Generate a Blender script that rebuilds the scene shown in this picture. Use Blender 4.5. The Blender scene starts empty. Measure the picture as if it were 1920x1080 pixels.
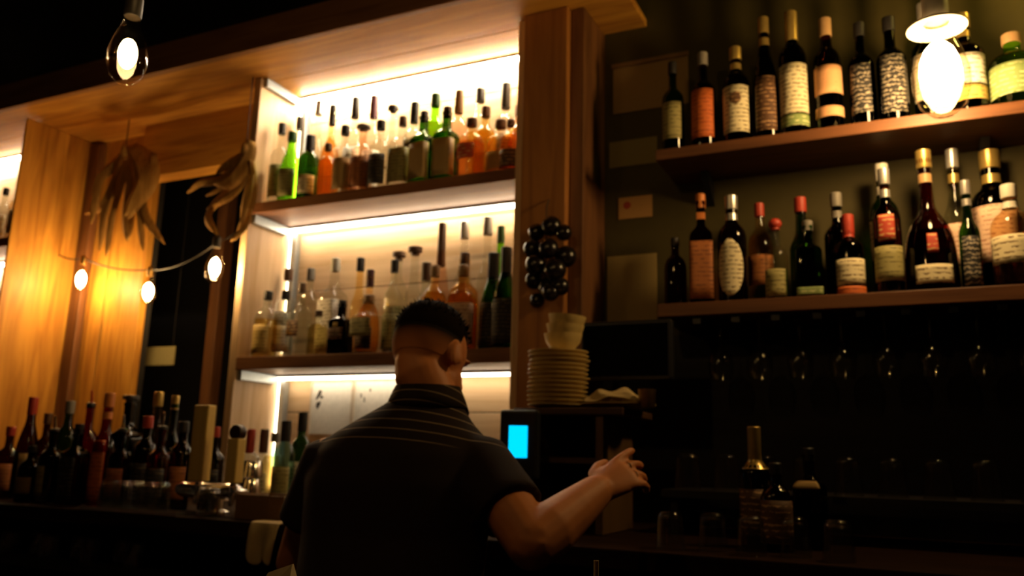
import bpy, bmesh, math, random
from mathutils import Vector, Matrix
random.seed(7)
scn = bpy.context.scene
COL = scn.collection
PI = math.pi

# ------------------------------------------------------------------ camera
FPX = 1540.0
UPC = Vector((194, -7530, 1540)).normalized()
LFC = Vector((-3310, 230, 1540)).normalized()
LFC = (LFC - UPC * LFC.dot(UPC)).normalized()
XW = -LFC
YW = UPC.cross(XW)
CAM = Vector((0, 0, 1.25))
def ray(x, y):
    c = Vector((x - 960, y - 540, FPX))
    return Vector((XW.dot(c), YW.dot(c), UPC.dot(c)))
def PY(x, y, Y):
    """pixel -> point on the plane y = Y, parallel to the back wall"""
    r = ray(x, y)
    return CAM + r * (Y / r.y)
cd = bpy.data.cameras.new('camera')
cd.sensor_width = 36.0
cd.lens = FPX / 1920 * 36.0
cd.clip_start = 0.05
cam = bpy.data.objects.new('camera', cd)
COL.objects.link(cam)
m3 = Matrix(((XW.x, -XW.y, -XW.z), (YW.x, -YW.y, -YW.z), (UPC.x, -UPC.y, -UPC.z)))
cam.matrix_world = Matrix.Translation(CAM) @ m3.to_4x4()
cd.dof.use_dof = True
cd.dof.focus_distance = 0.95
cd.dof.aperture_fstop = 5.6
scn.camera = cam

# ------------------------------------------------------------------ world, exposure
w = bpy.data.worlds.new('World')
scn.world = w
w.use_nodes = True
w.node_tree.nodes['Background'].inputs[0].default_value = (1.0, 0.5, 0.2, 1)
w.node_tree.nodes['Background'].inputs[1].default_value = 0.006
vs = scn.view_settings
vs.view_transform = 'Standard'
vs.look = 'None'
vs.exposure = 0.0
vs.gamma = 1.0
vs.use_curve_mapping = False
scn.cycles.use_denoising = True
scn.cycles.max_bounces = 6
scn.cycles.transparent_max_bounces = 24
scn.cycles.sample_clamp_indirect = 4.0
scn.cycles.caustics_reflective = False
scn.cycles.caustics_refractive = False

LED_POWER = 110.0       # radiance of the shelf strips
BULB_POWER = 250.0      # radiance of the string bulbs
PENDANT_POWER = 130.0
WARM = (1.0, 0.52, 0.17)
LEDC = (1.0, 0.80, 0.54)

# ------------------------------------------------------------------ materials
MATS = {}
def new_mat(name):
    m = bpy.data.materials.new(name)
    m.use_nodes = True
    return m, m.node_tree.nodes, m.node_tree.links, m.node_tree.nodes['Principled BSDF']
def plain(name, col, rough=0.5, metal=0.0, spec=0.5, bump=0.0, bscale=60):
    if name in MATS: return MATS[name]
    m, N, L, b = new_mat(name)
    b.inputs['Roughness'].default_value = rough
    b.inputs['Metallic'].default_value = metal
    b.inputs['Specular IOR Level'].default_value = spec
    t = N.new('ShaderNodeTexCoord'); n = N.new('ShaderNodeTexNoise')
    n.inputs['Scale'].default_value = bscale
    L.new(t.outputs['Object'], n.inputs['Vector'])
    mx = N.new('ShaderNodeMix'); mx.data_type = 'RGBA'
    mx.inputs[6].default_value = (*[c * 0.85 for c in col], 1)
    mx.inputs[7].default_value = (*[min(1, c * 1.12) for c in col], 1)
    L.new(n.outputs[0], mx.inputs[0]); L.new(mx.outputs[2], b.inputs['Base Color'])
    if bump:
        bp = N.new('ShaderNodeBump'); bp.inputs['Strength'].default_value = bump
        bp.inputs['Distance'].default_value = 0.01
        L.new(n.outputs[0], bp.inputs['Height']); L.new(bp.outputs[0], b.inputs['Normal'])
    MATS[name] = m
    return m
def wood(name, dark, light, axis='Z', rough=0.5, scale=1.0, spec=0.35):
    if name in MATS: return MATS[name]
    m, N, L, b = new_mat(name)
    b.inputs['Roughness'].default_value = rough; b.inputs['Specular IOR Level'].default_value = spec
    t = N.new('ShaderNodeTexCoord'); mp = N.new('ShaderNodeMapping')
    s = {'X': (1.2, 14, 14), 'Y': (14, 1.2, 14), 'Z': (14, 14, 1.2)}[axis]
    mp.inputs['Scale'].default_value = [k * scale for k in s]
    n = N.new('ShaderNodeTexNoise'); n.inputs['Scale'].default_value = 1.6
    n.inputs['Detail'].default_value = 6; n.inputs['Distortion'].default_value = 0.9
    v = N.new('ShaderNodeTexVoronoi'); v.inputs['Scale'].default_value = 0.55   # knots
    vr = N.new('ShaderNodeValToRGB')
    vr.color_ramp.elements[0].position = 0.02; vr.color_ramp.elements[0].color = (0.35, 0.35, 0.35, 1)
    vr.color_ramp.elements[1].position = 0.14; vr.color_ramp.elements[1].color = (1, 1, 1, 1)
    r = N.new('ShaderNodeValToRGB')
    r.color_ramp.elements[0].position = 0.3; r.color_ramp.elements[0].color = (*dark, 1)
    r.color_ramp.elements[1].position = 0.66; r.color_ramp.elements[1].color = (*light, 1)
    mx = N.new('ShaderNodeMix'); mx.data_type = 'RGBA'; mx.blend_type = 'MULTIPLY'; mx.inputs[0].default_value = 1
    L.new(t.outputs['Object'], mp.inputs[0]); L.new(mp.outputs[0], n.inputs['Vector'])
    L.new(mp.outputs[0], v.inputs['Vector']); L.new(v.outputs['Distance'], vr.inputs[0])
    L.new(n.outputs[0], r.inputs[0])
    L.new(r.outputs[0], mx.inputs[6]); L.new(vr.outputs[0], mx.inputs[7])
    L.new(mx.outputs[2], b.inputs['Base Color'])
    bp = N.new('ShaderNodeBump'); bp.inputs['Strength'].default_value = 0.15; bp.inputs['Distance'].default_value = 0.004
    L.new(n.outputs[0], bp.inputs['Height']); L.new(bp.outputs[0], b.inputs['Normal'])
    MATS[name] = m
    return m
def emit(name, col, power):
    if name in MATS: return MATS[name]
    m, N, L, b = new_mat(name)
    N.remove(b)
    e = N.new('ShaderNodeEmission')
    e.inputs[0].default_value = (*col, 1); e.inputs[1].default_value = power
    L.new(e.outputs[0], N['Material Output'].inputs[0])
    MATS[name] = m
    return m
def glass(name, tint, rough=0.04, ior=1.45):
    """thin tinted glass: fresnel mix of a tinted transparent and a mirror lobe"""
    if name in MATS: return MATS[name]
    m, N, L, b = new_mat(name)
    N.remove(b)
    g = N.new('ShaderNodeBsdfGlossy'); g.inputs['Roughness'].default_value = rough
    t = N.new('ShaderNodeBsdfTransparent'); t.inputs[0].default_value = (*tint, 1)
    ge = N.new('ShaderNodeNewGeometry')
    ma = N.new('ShaderNodeMapRange')
    ma.inputs['To Min'].default_value = ior; ma.inputs['To Max'].default_value = 1.0 / ior
    fr = N.new('ShaderNodeFresnel')
    mx = N.new('ShaderNodeMixShader')
    L.new(ge.outputs['Backfacing'], ma.inputs['Value']); L.new(ma.outputs[0], fr.inputs['IOR'])
    L.new(fr.outputs[0], mx.inputs[0]); L.new(t.outputs[0], mx.inputs[1]); L.new(g.outputs[0], mx.inputs[2])
    L.new(mx.outputs[0], N['Material Output'].inputs[0])
    MATS[name] = m
    return m
def label_mat(name, col, ink, style='lines', scale=90.0):
    """paper label with lines of small print, a rule and an emblem blot"""
    if name in MATS: return MATS[name]
    m, N, L, b = new_mat(name)
    b.inputs['Roughness'].default_value = 0.7
    t = N.new('ShaderNodeTexCoord')
    wv = N.new('ShaderNodeTexWave'); wv.bands_direction = 'Z'; wv.inputs['Scale'].default_value = scale / 6.283 * 1.6
    wv.inputs['Distortion'].default_value = 6.0 if style == 'script' else 2.5; wv.inputs['Detail Scale'].default_value = 3.0
    ns = N.new('ShaderNodeTexNoise'); ns.inputs['Scale'].default_value = 150 if style == 'script' else 70
    mu = N.new('ShaderNodeMath'); mu.operation = 'MULTIPLY'
    L.new(t.outputs['Object'], wv.inputs['Vector']); L.new(t.outputs['Object'], ns.inputs['Vector'])
    L.new(wv.outputs['Fac'], mu.inputs[0]); L.new(ns.outputs[0], mu.inputs[1])
    r = N.new('ShaderNodeValToRGB')
    lo = {'lines': 0.43, 'script': 0.36, 'plain': 0.60}[style]
    r.color_ramp.elements[0].position = lo; r.color_ramp.elements[0].color = (*col, 1)
    r.color_ramp.elements[1].position = lo + 0.07; r.color_ramp.elements[1].color = (*ink, 1)
    L.new(mu.outputs[0], r.inputs[0]); L.new(r.outputs[0], b.inputs['Base Color'])
    MATS[name] = m
    return m

PINE_Z = wood('pine_upright', (0.36, 0.145, 0.020), (0.64, 0.32, 0.050), 'Z')
PINE_X = wood('pine_long', (0.36, 0.145, 0.020), (0.64, 0.32, 0.050), 'X')
PALE_Z = wood('pale_pine_upright', (0.60, 0.38, 0.19), (0.78, 0.56, 0.34), 'Z')
PALE_X = wood('pale_pine_long', (0.60, 0.38, 0.19), (0.78, 0.56, 0.34), 'X')
DARKW_Z = wood('stained_post', (0.10, 0.040, 0.014), (0.20, 0.085, 0.03), 'Z')
DARKW_X = wood('stained_long', (0.16, 0.06, 0.024), (0.30, 0.13, 0.05), 'X')
BLACKW = wood('black_stained', (0.006, 0.0045, 0.004), (0.014, 0.010, 0.008), 'X', 0.6)
OLIVE = plain('olive_paint', (0.052, 0.039, 0.003), 0.75, bump=0.1, bscale=25)
NIGHT = plain('dark_paint', (0.010, 0.008, 0.007), 0.85, bscale=12)
CHROME = plain('chrome', (0.8, 0.78, 0.75), 0.16, 1.0)
ALU = plain('brushed_aluminium', (0.42, 0.47, 0.50), 0.42, 0.8)
BLACKP = plain('black_plastic', (0.012, 0.012, 0.013), 0.35)
LEDV = emit('led_corner_diffuser', LEDC, LED_POWER * 0.14)
BULBM = emit('glowing_filament', (1.0, 0.66, 0.30), BULB_POWER)
BULBG = glass('bulb_glass', (0.97, 0.90, 0.78), 0.03)
BRASS = plain('aged_brass', (0.45, 0.28, 0.09), 0.35, 1.0)
CORD = plain('black_cord', (0.015, 0.012, 0.010), 0.7)

# ------------------------------------------------------------------ mesh helpers
class MB:
    def __init__(s): s.v = []; s.f = []
    def add(s, v, f):
        o = len(s.v); s.v += [tuple(p) for p in v]; s.f += [tuple(i + o for i in q) for q in f]; return s
    def box(s, a, b):
        x0, y0, z0 = a; x1, y1, z1 = b
        v = [(x0,y0,z0),(x1,y0,z0),(x1,y1,z0),(x0,y1,z0),(x0,y0,z1),(x1,y0,z1),(x1,y1,z1),(x0,y1,z1)]
        return s.add(v, [(0,3,2,1),(4,5,6,7),(0,1,5,4),(1,2,6,5),(2,3,7,6),(3,0,4,7)])
    def lathe(s, prof, seg=20, n=2.0, c=(0,0,0), flat=1.0, close=True):
        v = []; f = []
        for (r, z) in prof:
            for k in range(seg):
                a = 2*PI*k/seg; ca, sa = math.cos(a), math.sin(a)
                q = r if n == 2.0 else r / (abs(ca)**n + abs(sa)**n)**(1.0/n)
                v.append((c[0]+q*ca, c[1]+q*sa*flat, c[2]+z))
        m = len(prof)
        for i in range(m-1):
            for k in range(seg):
                k2 = (k+1) % seg
                f.append((i*seg+k, i*seg+k2, (i+1)*seg+k2, (i+1)*seg+k))
        if close:
            if prof[0][0] > 1e-5: f.append(tuple(reversed(range(seg))))
            if prof[-1][0] > 1e-5: f.append(tuple((m-1)*seg+k for k in range(seg)))
        return s.add(v, f)
    def loft(s, secs, seg=16):
        """secs: (centre, u vector, v vector) ellipses; ends closed by fans"""
        v = []; f = []
        for c, u, w_ in secs:
            for k in range(seg):
                a = 2*PI*k/seg
                v.append(c + u*math.cos(a) + w_*math.sin(a))
        m = len(secs)
        for i in range(m-1):
            for k in range(seg):
                k2 = (k+1) % seg
                f.append((i*seg+k, i*seg+k2, (i+1)*seg+k2, (i+1)*seg+k))
        f.append(tuple(reversed(range(seg)))); f.append(tuple((m-1)*seg+k for k in range(seg)))
        return s.add(v, f)
    def tube(s, pts, rad, seg=12, cap=True):
        pts = [Vector(p) for p in pts]
        if not isinstance(rad, (list, tuple)): rad = [rad]*len(pts)
        secs = []
        t0 = (pts[1]-pts[0]).normalized(); t1 = (pts[-1]-pts[-2]).normalized()
        P = list(pts); R = list(rad)
        if cap:
            P = [pts[0]-t0*rad[0]*0.95, pts[0]-t0*rad[0]*0.7] + P + [pts[-1]+t1*rad[-1]*0.7, pts[-1]+t1*rad[-1]*0.95]
            R = [rad[0]*0.3, rad[0]*0.72] + R + [rad[-1]*0.72, rad[-1]*0.3]
        ref = None
        for i, p in enumerate(P):
            a = P[max(0, i-1)]; b = P[min(len(P)-1, i+1)]
            t = (b-a).normalized()
            if ref is None:
                ref = t.orthogonal().normalized()
            ref = (ref - t*ref.dot(t)).normalized()
            q = t.cross(ref)
            secs.append((p, ref*R[i], q*R[i]))
        return s.loft(secs, seg)
    def ball(s, c, rx, ry, rz, seg=16, rings=10, rot=None):
        v = []; f = []
        c = Vector(c)
        for i in range(rings+1):
            th = PI*i/rings
            for k in range(seg):
                a = 2*PI*k/seg
                p = Vector((rx*math.sin(th)*math.cos(a), ry*math.sin(th)*math.sin(a), -rz*math.cos(th)))
                if rot: p = rot @ p
                v.append(c+p)
        for i in range(rings):
            for k in range(seg):
                k2 = (k+1) % seg
                f.append((i*seg+k, i*seg+k2, (i+1)*seg+k2, (i+1)*seg+k))
        return s.add(v, f)
    def mesh(s, name, mat, smooth=True):
        me = bpy.data.meshes.new(name)
        me.from_pydata(s.v, [], s.f)
        bm = bmesh.new(); bm.from_mesh(me)
        bmesh.ops.remove_doubles(bm, verts=bm.verts, dist=1e-6)
        bmesh.ops.recalc_face_normals(bm, faces=bm.faces)
        bm.to_mesh(me); bm.free()
        if mat: me.materials.append(mat)
        if smooth:
            me.shade_smooth()
            me.set_sharp_from_angle(angle=math.radians(38))
        return me
    def build(s, name, mat, parent=None, smooth=True, bevel=0.0):
        o = bpy.data.objects.new(name, s.mesh(name, mat, smooth))
        COL.objects.link(o)
        if parent is not None: o.parent = parent
        if bevel:
            b = o.modifiers.new('bevel', 'BEVEL'); b.width = bevel; b.segments = 2; b.limit_method = 'ANGLE'
        return o
def empty(name, loc=(0,0,0), rz=0.0):
    o = bpy.data.objects.new(name, None)
    COL.objects.link(o); o.location = loc; o.rotation_euler = (0, 0, rz); o.empty_display_size = 0.05
    return o
def tag(o, label, cat, group=None, kind=None):
    o['label'] = label; o['category'] = cat
    if group: o['group'] = group
    if kind: o['kind'] = kind
    return o
def struct(o): o['kind'] = 'structure'; return o
def box(name, a, b, mat, parent=None, bevel=0.0):
    return MB().box(a, b).build(name, mat, parent, False, bevel)
def local(parent, a, b, name, mat, bevel=0.0):
    """box given in world coordinates, parented to an unrotated empty"""
    L = Vector(parent.location)
    return box(name, Vector(a)-L, Vector(b)-L, mat, parent, bevel)

# ------------------------------------------------------------------ levels read off the photograph
Z_TOP = 2.822           # underside of the overhang
S1B, S1T = 2.211, 2.256 # upper lit shelf
S2B, S2T = 1.561, 1.611 # lower lit shelf
ZC = 1.05               # back counter
YF, YB = 2.50, 2.79     # cabinet front and back
XL, XR = -2.41, -1.19   # lit cabinet
XLC = -3.80             # right side of the far-left cabinet
YC = 1.85               # counter front
R1T, R1B = 2.227, 2.191 # right shelves
R2T, R2B = 1.722, 1.680
YRW = 2.72              # wall behind the right shelves

# ------------------------------------------------------------------ setting
struct(box('floor', (-5.2, -1.2, -0.05), (2.2, 4.6, 0), plain('floor_boards', (0.03, 0.02, 0.014), 0.6)))
struct(box('ceiling', (-5.2, -1.2, 3.45), (2.2, 4.6, 3.5), NIGHT))
struct(box('wall_far', (-5.2, 4.0, 0), (2.2, 4.06, 3.45), NIGHT))
struct(box('wall_left', (-5.2, -1.2, 0), (-5.14, 4.0, 3.45), NIGHT))
struct(box('wall_right', (2.14, -1.2, 0), (2.2, 4.0, 3.45), NIGHT))
struct(box('wall_back_right', (-0.93, YRW, 0), (2.14, YRW+0.06, 3.45), OLIVE))
# the niche between the cabinets: planked wall, header and dark opening
nich = struct(box('wall_niche', (-3.86, 2.83, 0), (-3.335, 2.86, Z_TOP), NIGHT))
for i, (a, b) in enumerate(((-3.86, -3.60), (-3.594, -3.335))):
    box('plank', (a, 2.79, ZC), (b, 2.828, Z_TOP-0.002), PINE_Z, nich, 0.003)
struct(box('wall_header', (-3.335, 2.70, 2.545), (-2.45, 2.79, Z_TOP-0.001), PINE_X))
struct(box('wall_shade_panel', (-0.928, YRW-0.02, ZC+0.001), (2.13, YRW-0.001, R2B-0.02), BLACKW))  # added black sheet standing in for shade on the olive wall
struct(box('wall_niche_low', (-3.335, 2.79, 0), (-2.45, 2.86, ZC), NIGHT))
struct(box('trim_1', (-3.79, 2.745, ZC+0.001), (-3.715, 2.788, 2.80), DARKW_Z, bevel=0.006))

# ------------------------------------------------------------------ wooden overhang, cabinets, column
ov = tag(empty('overhang', (-2.3, 2.5, Z_TOP)), 'long wooden overhang running along the top of the back bar cabinets', 'overhang')
for i, (a, b) in enumerate(((2.315, 2.55), (2.553, 2.83))):
    local(ov, (-4.9, a, Z_TOP), (-0.77, b, Z_TOP+0.03), 'board', PINE_X, 0.002)
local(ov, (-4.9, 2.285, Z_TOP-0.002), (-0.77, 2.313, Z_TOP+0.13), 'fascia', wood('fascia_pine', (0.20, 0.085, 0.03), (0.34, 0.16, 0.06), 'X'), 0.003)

def cabinet(x0, x1, label):
    c = tag(empty('shelf_cabinet', ((x0+x1)/2, YF, ZC)), label, 'cabinet')
    local(c, (x0-0.035, YF, ZC+0.001), (x0, YB, Z_TOP-0.001), 'side_panel', PALE_Z, 0.003)
    local(c, (x1, YF, ZC+0.001), (x1+0.035, YB, Z_TOP-0.001), 'side_panel', PALE_Z, 0.003)
    z = 1.0515
    k = 0
    zs = [1.0515, 1.15, 1.41, 1.67, 1.93, 2.19, 2.45, 2.71, Z_TOP-0.001]
    for a, b in zip(zs[:-1], zs[1:]):
        local(c, (x0-0.034, YB, a), (x1+0.034, YB+0.02, b-0.004), 'back_board', PALE_X, 0.0015)
    local(c, (x0, YF+0.004, S1B), (x1, YB-0.0005, S1T), 'shelf', DARKW_X, 0.003)
    local(c, (x0, YF+0.004, S2B), (x1, YB-0.0005, S2T), 'shelf', DARKW_X, 0.003)
    return c
cabinet(XL, XR, 'open wooden cabinet with three lit bays of bottles behind the bartender')
cabinet(-5.0, XLC-0.05, 'lit wooden bottle cabinet cut off by the left edge of the photo')

chk = tag(box('cheek_board', (0, 0, 0), (0.0145, YB-YF+0.098, Z_TOP-ZC-0.003), PINE_Z, bevel=0.002), 'orange pine cheek board covering the side of the far-left cabinet', 'board')
chk.location = (XLC-0.0148, YF-0.10, ZC+0.001)
column = tag(empty('wooden_column', (-1.05, 2.6, 0)), 'broad dark wooden column between lit cabinet and black wall shelves', 'column')
local(column, (-1.153, 2.47, 0.002), (-0.985, 2.83, Z_TOP-0.003), 'face_board', wood('column_pine', (0.26, 0.10, 0.022), (0.42, 0.175, 0.042), 'Z'), 0.004)
local(column, (-0.983, 2.50, 0.002), (-0.932, 2.83, Z_TOP-0.003), 'edge_board', DARKW_Z, 0.004)

def led(x0, x1, zt, zb, text, side=True, k=1.0):
    """LED fixture of one bay: bar under the shelf at the back, rail along the left side, corner profile"""
    e = tag(empty('led_strip', ((x0+x1)/2, 2.74, zt)), text, 'light strip', 'LED strips of the shelf cabinets')
    local(e, (x0+0.002, 2.727, zt-0.010), (x1-0.002, 2.765, zt-0.0008), 'housing', ALU)
    local(e, (x0+0.004, 2.732, zt-0.020), (x1-0.004, 2.760, zt-0.0102), 'diffuser', emit('led_diffuser_%d' % round(k*100), LEDC, LED_POWER*k), 0.003)
    if side:
        local(e, (x0+0.001, 2.515, zt-0.040), (x0+0.022, 2.726, zt-0.001), 'side_rail', ALU, 0.002)
        local(e, (x0+0.012, 2.757, zb+0.002), (x0+0.040, 2.788, zt-0.022), 'corner_profile', ALU, 0.002)
        local(e, (x0+0.004, 2.760, zb+0.05), (x0+0.0118, 2.785, zt-0.022), 'corner_diffuser', LEDV)
    return e
led(XL, XR, Z_TOP, S1T, 'warm white LED strip glowing under the overhang above the top bottles', k=1.5)
led(XL, XR, S1B, S2T, 'warm white LED strip under the upper lit shelf, middle bay', k=0.30)
led(XL, XR, S2B, ZC, 'warm white LED strip under the lower lit shelf behind the bartender', k=0.11)
led(-5.0, XLC-0.05, Z_TOP, S1T, 'LED strip at the top of the far-left cabinet', False, 0.7)
led(-5.0, XLC-0.05, S1B, S2T, 'LED strip under the shelf of the far-left cabinet', False, 0.7)

# counter
ct = tag(empty('back_counter', (-1.8, 2.2, 0)), 'dark wooden back counter running below the bottle cabinets', 'counter')
local(ct, (-5.0, YC, ZC-0.045), (1.6, 2.70, ZC), 'worktop', wood('counter_top', (0.010, 0.004, 0.002), (0.024, 0.010, 0.004), 'X', 0.7, spec=0.04), 0.004)
local(ct, (-5.0, 2.2, 0.002), (1.6, 2.69, ZC-0.046), 'base', NIGHT)
local(ct, (-5.0, YC+0.03, 0.855), (1.6, 2.199, 0.88), 'lower_shelf', BLACKW)

# right wall shelves
def wall_shelf(x0, x1, zb, zt, label):
    e = tag(empty('wall_shelf', ((x0+x1)/2, YRW, zb)), label, 'shelf')
    local(e, (x0, 2.452, zb), (x1, YRW-0.001, zt), 'board', wood('wall_shelf_wood', (0.085, 0.030, 0.010), (0.16, 0.062, 0.022), 'X'), 0.003)
    for x in (x0+0.12, (x0+x1)/2, x1-0.12):
        L = e.location
        MB().add([(x-0.012-L.x, 2.60-L.y, zb-L.z-0.0005), (x+0.012-L.x, 2.60-L.y, zb-L.z-0.0005), (x+0.012-L.x, YRW-L.y-0.001, zb-L.z-0.0005), (x-0.012-L.x, YRW-L.y-0.001, zb-L.z-0.0005),
                  (x+0.012-L.x, YRW-L.y-0.001, zb-L.z-0.09), (x-0.012-L.x, YRW-L.y-0.001, zb-L.z-0.09)],
                 [(0,1,2,3),(3,2,4,5),(0,3,5),(1,4,2),(0,5,4,1)]).build('bracket', BLACKP, e, False)
    return e
wall_shelf(-0.668, 1.2, R1B, R1T, 'upper wooden wall shelf of bottles behind the bright bulb')
wall_shelf(-0.668, 1.2, R2B, R2T, 'lower wooden wall shelf of bottles, beneath the other at right')
rg = tag(empty('glass_ledge', (0.1, 2.5, ZC)), 'black raised ledge holding drinking glasses below the right wall shelves', 'ledge')
local(rg, (-0.62, 2.30, 1.15), (1.2, 2.60, 1.17), 'top', BLACKW)
for x in (-0.60, 0.28, 1.16):
    local(rg, (x, 2.32, ZC+0.001), (x+0.02, 2.58, 1.1495), 'support', BLACKW)
rack = tag(empty('glass_rack', (0.2, 2.56, R2B)), 'black rails holding hanging stemware beneath the lower right shelf', 'rack')
for i in range(12):
    x = -0.55 + i*0.115
    local(rack, (x-0.012, 2.47, R2B-0.022), (x+0.012, 2.70, R2B-0.001), 'rail', BLACKP)

# ------------------------------------------------------------------ bottles
GL = {'clear': (0.90, 0.92, 0.88), 'frost': (0.93, 0.93, 0.90), 'green': (0.42, 0.85, 0.12), 'dgreen': (0.13, 0.30, 0.05), 'amber': (0.97, 0.83, 0.60),
      'brown': (0.16, 0.06, 0.02), 'black': (0.02, 0.015, 0.012), 'gold': (0.96, 0.84, 0.56), 'red': (0.40, 0.06, 0.02), 'pink': (0.95, 0.78, 0.66), 'teal': (0.55, 0.80, 0.74)}
LIQ = {'whisky': (0.96, 0.76, 0.45), 'gold': (0.95, 0.80, 0.42), 'red': (0.35, 0.03, 0.02), 'pale': (0.90, 0.82, 0.55), 'dark': (0.10, 0.03, 0.012)}
CAPC = {'black': (0.012, 0.010, 0.009), 'brown': (0.10, 0.045, 0.02), 'cork': (0.42, 0.25, 0.11), 'red': (0.42, 0.04, 0.02), 'gold': (0.55, 0.38, 0.11), 'silver': (0.60, 0.58, 0.55),
        'white': (0.72, 0.68, 0.58), 'green': (0.02, 0.09, 0.02), 'purple': (0.10, 0.03, 0.05), 'orange': (0.62, 0.20, 0.04), 'grey': (0.22, 0.20, 0.17)}
def cap_mat(c): return plain('cap_'+c, CAPC[c], 0.32 if c in ('gold', 'silver') else 0.5, 0.7 if c in ('gold', 'silver') else 0.0)
LABC = {'cream': ((0.74, 0.66, 0.42), (0.16, 0.09, 0.03)), 'white': ((0.80, 0.76, 0.66), (0.2, 0.15, 0.1)), 'orange': ((0.60, 0.14, 0.025), (0.30, 0.05, 0.01)), 'tan': ((0.40, 0.26, 0.09), (0.15, 0.08, 0.03)),
        'black': ((0.014, 0.011, 0.010), (0.10, 0.07, 0.03)), 'olive': ((0.34, 0.30, 0.11), (0.12, 0.10, 0.03)), 'red': ((0.45, 0.05, 0.02), (0.6, 0.4, 0.15)), 'green': ((0.22, 0.30, 0.10), (0.6, 0.6, 0.3)),
        'copper': ((0.66, 0.34, 0.16), (0.40, 0.18, 0.08)), 'script': ((0.012, 0.010, 0.009), (0.34, 0.29, 0.22)), 'brown': ((0.10, 0.045, 0.018), (0.45, 0.26, 0.12)), 'rust': ((0.36, 0.12, 0.03), (0.16, 0.05, 0.015)),
        'gold': ((0.55, 0.38, 0.10), (0.25, 0.15, 0.04)), 'pink': ((0.72, 0.50, 0.36), (0.40, 0.18, 0.12))}
def lab_mat(c):
    return label_mat('label_'+c, *LABC[c], style='script' if c == 'script' else ('plain' if c in ('tan', 'copper') else 'lines'))
# profiles: (radius fraction, height fraction) of the glass, superellipse exponent, neck radius fraction
ST = {
 'bordeaux': ([(0.90,0),(1,0.012),(1,0.62),(0.97,0.67),(0.80,0.725),(0.50,0.765),(0.40,0.80),(0.38,0.955),(0.43,0.96),(0.43,0.985),(0.36,0.99)], 2.0),
 'burgundy': ([(0.92,0),(1,0.012),(1,0.45),(0.93,0.53),(0.74,0.64),(0.52,0.73),(0.40,0.80),(0.37,0.955),(0.42,0.96),(0.42,0.985),(0.35,0.99)], 2.0),
 'spirit':   ([(0.93,0),(1,0.012),(1,0.60),(0.96,0.655),(0.72,0.70),(0.42,0.735),(0.36,0.78),(0.35,0.95),(0.40,0.955),(0.40,0.98),(0.34,0.985)], 2.0),
 'squat':    ([(0.94,0),(1,0.02),(1,0.56),(0.96,0.64),(0.78,0.715),(0.46,0.765),(0.34,0.80),(0.32,0.93),(0.37,0.935),(0.37,0.97),(0.30,0.975)], 2.0),
 'square':   ([(0.95,0),(1,0.015),(1,0.60),(0.93,0.66),(0.60,0.705),(0.36,0.74),(0.34,0.80),(0.34,0.94),(0.38,0.945),(0.38,0.975),(0.32,0.98)], 7.0),
 'slim':     ([(0.94,0),(1,0.012),(1,0.52),(0.90,0.58),(0.62,0.64),(0.46,0.69),(0.42,0.76),(0.40,0.95),(0.46,0.955),(0.46,0.98),(0.38,0.985)], 2.0),
 'flute':    ([(0.90,0),(1,0.012),(1,0.30),(0.92,0.40),(0.70,0.54),(0.46,0.68),(0.34,0.80),(0.28,0.955),(0.33,0.96),(0.33,0.985),(0.27,0.99)], 2.0),
 'bell':     ([(0.96,0),(1,0.02),(0.99,0.18),(0.94,0.34),(0.80,0.46),(0.52,0.545),(0.32,0.60),(0.26,0.68),(0.25,0.94),(0.30,0.945),(0.30,0.975),(0.24,0.98)], 2.0),
 'round':    ([(0.55,0),(0.80,0.03),(0.97,0.16),(1,0.30),(0.94,0.44),(0.74,0.565),(0.42,0.645),(0.28,0.70),(0.26,0.92),(0.32,0.925),(0.32,0.965),(0.25,0.97)], 2.0),
}
def prof_r(prof, z):
    for (r0, z0), (r1, z1) in zip(prof[:-1], prof[1:]):
        if z0 <= z <= z1 and z1 > z0:
            return r0 + (r1-r0)*(z-z0)/(z1-z0)
    return prof[-1][0]
def smooth_prof(prof, it=1):
    """one corner-cutting pass on the shoulder so that it is rounded"""
    out = [prof[0], prof[1]]
    for i in range(2, len(prof)-3):
        a, b, c = prof[i-1], prof[i], prof[i+1]
        out.append((b[0]*0.75+a[0]*0.25, b[1]*0.75+a[1]*0.25))
        out.append((b[0]*0.75+c[0]*0.25, b[1]*0.75+c[1]*0.25))
    return out + prof[-3:]
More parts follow.
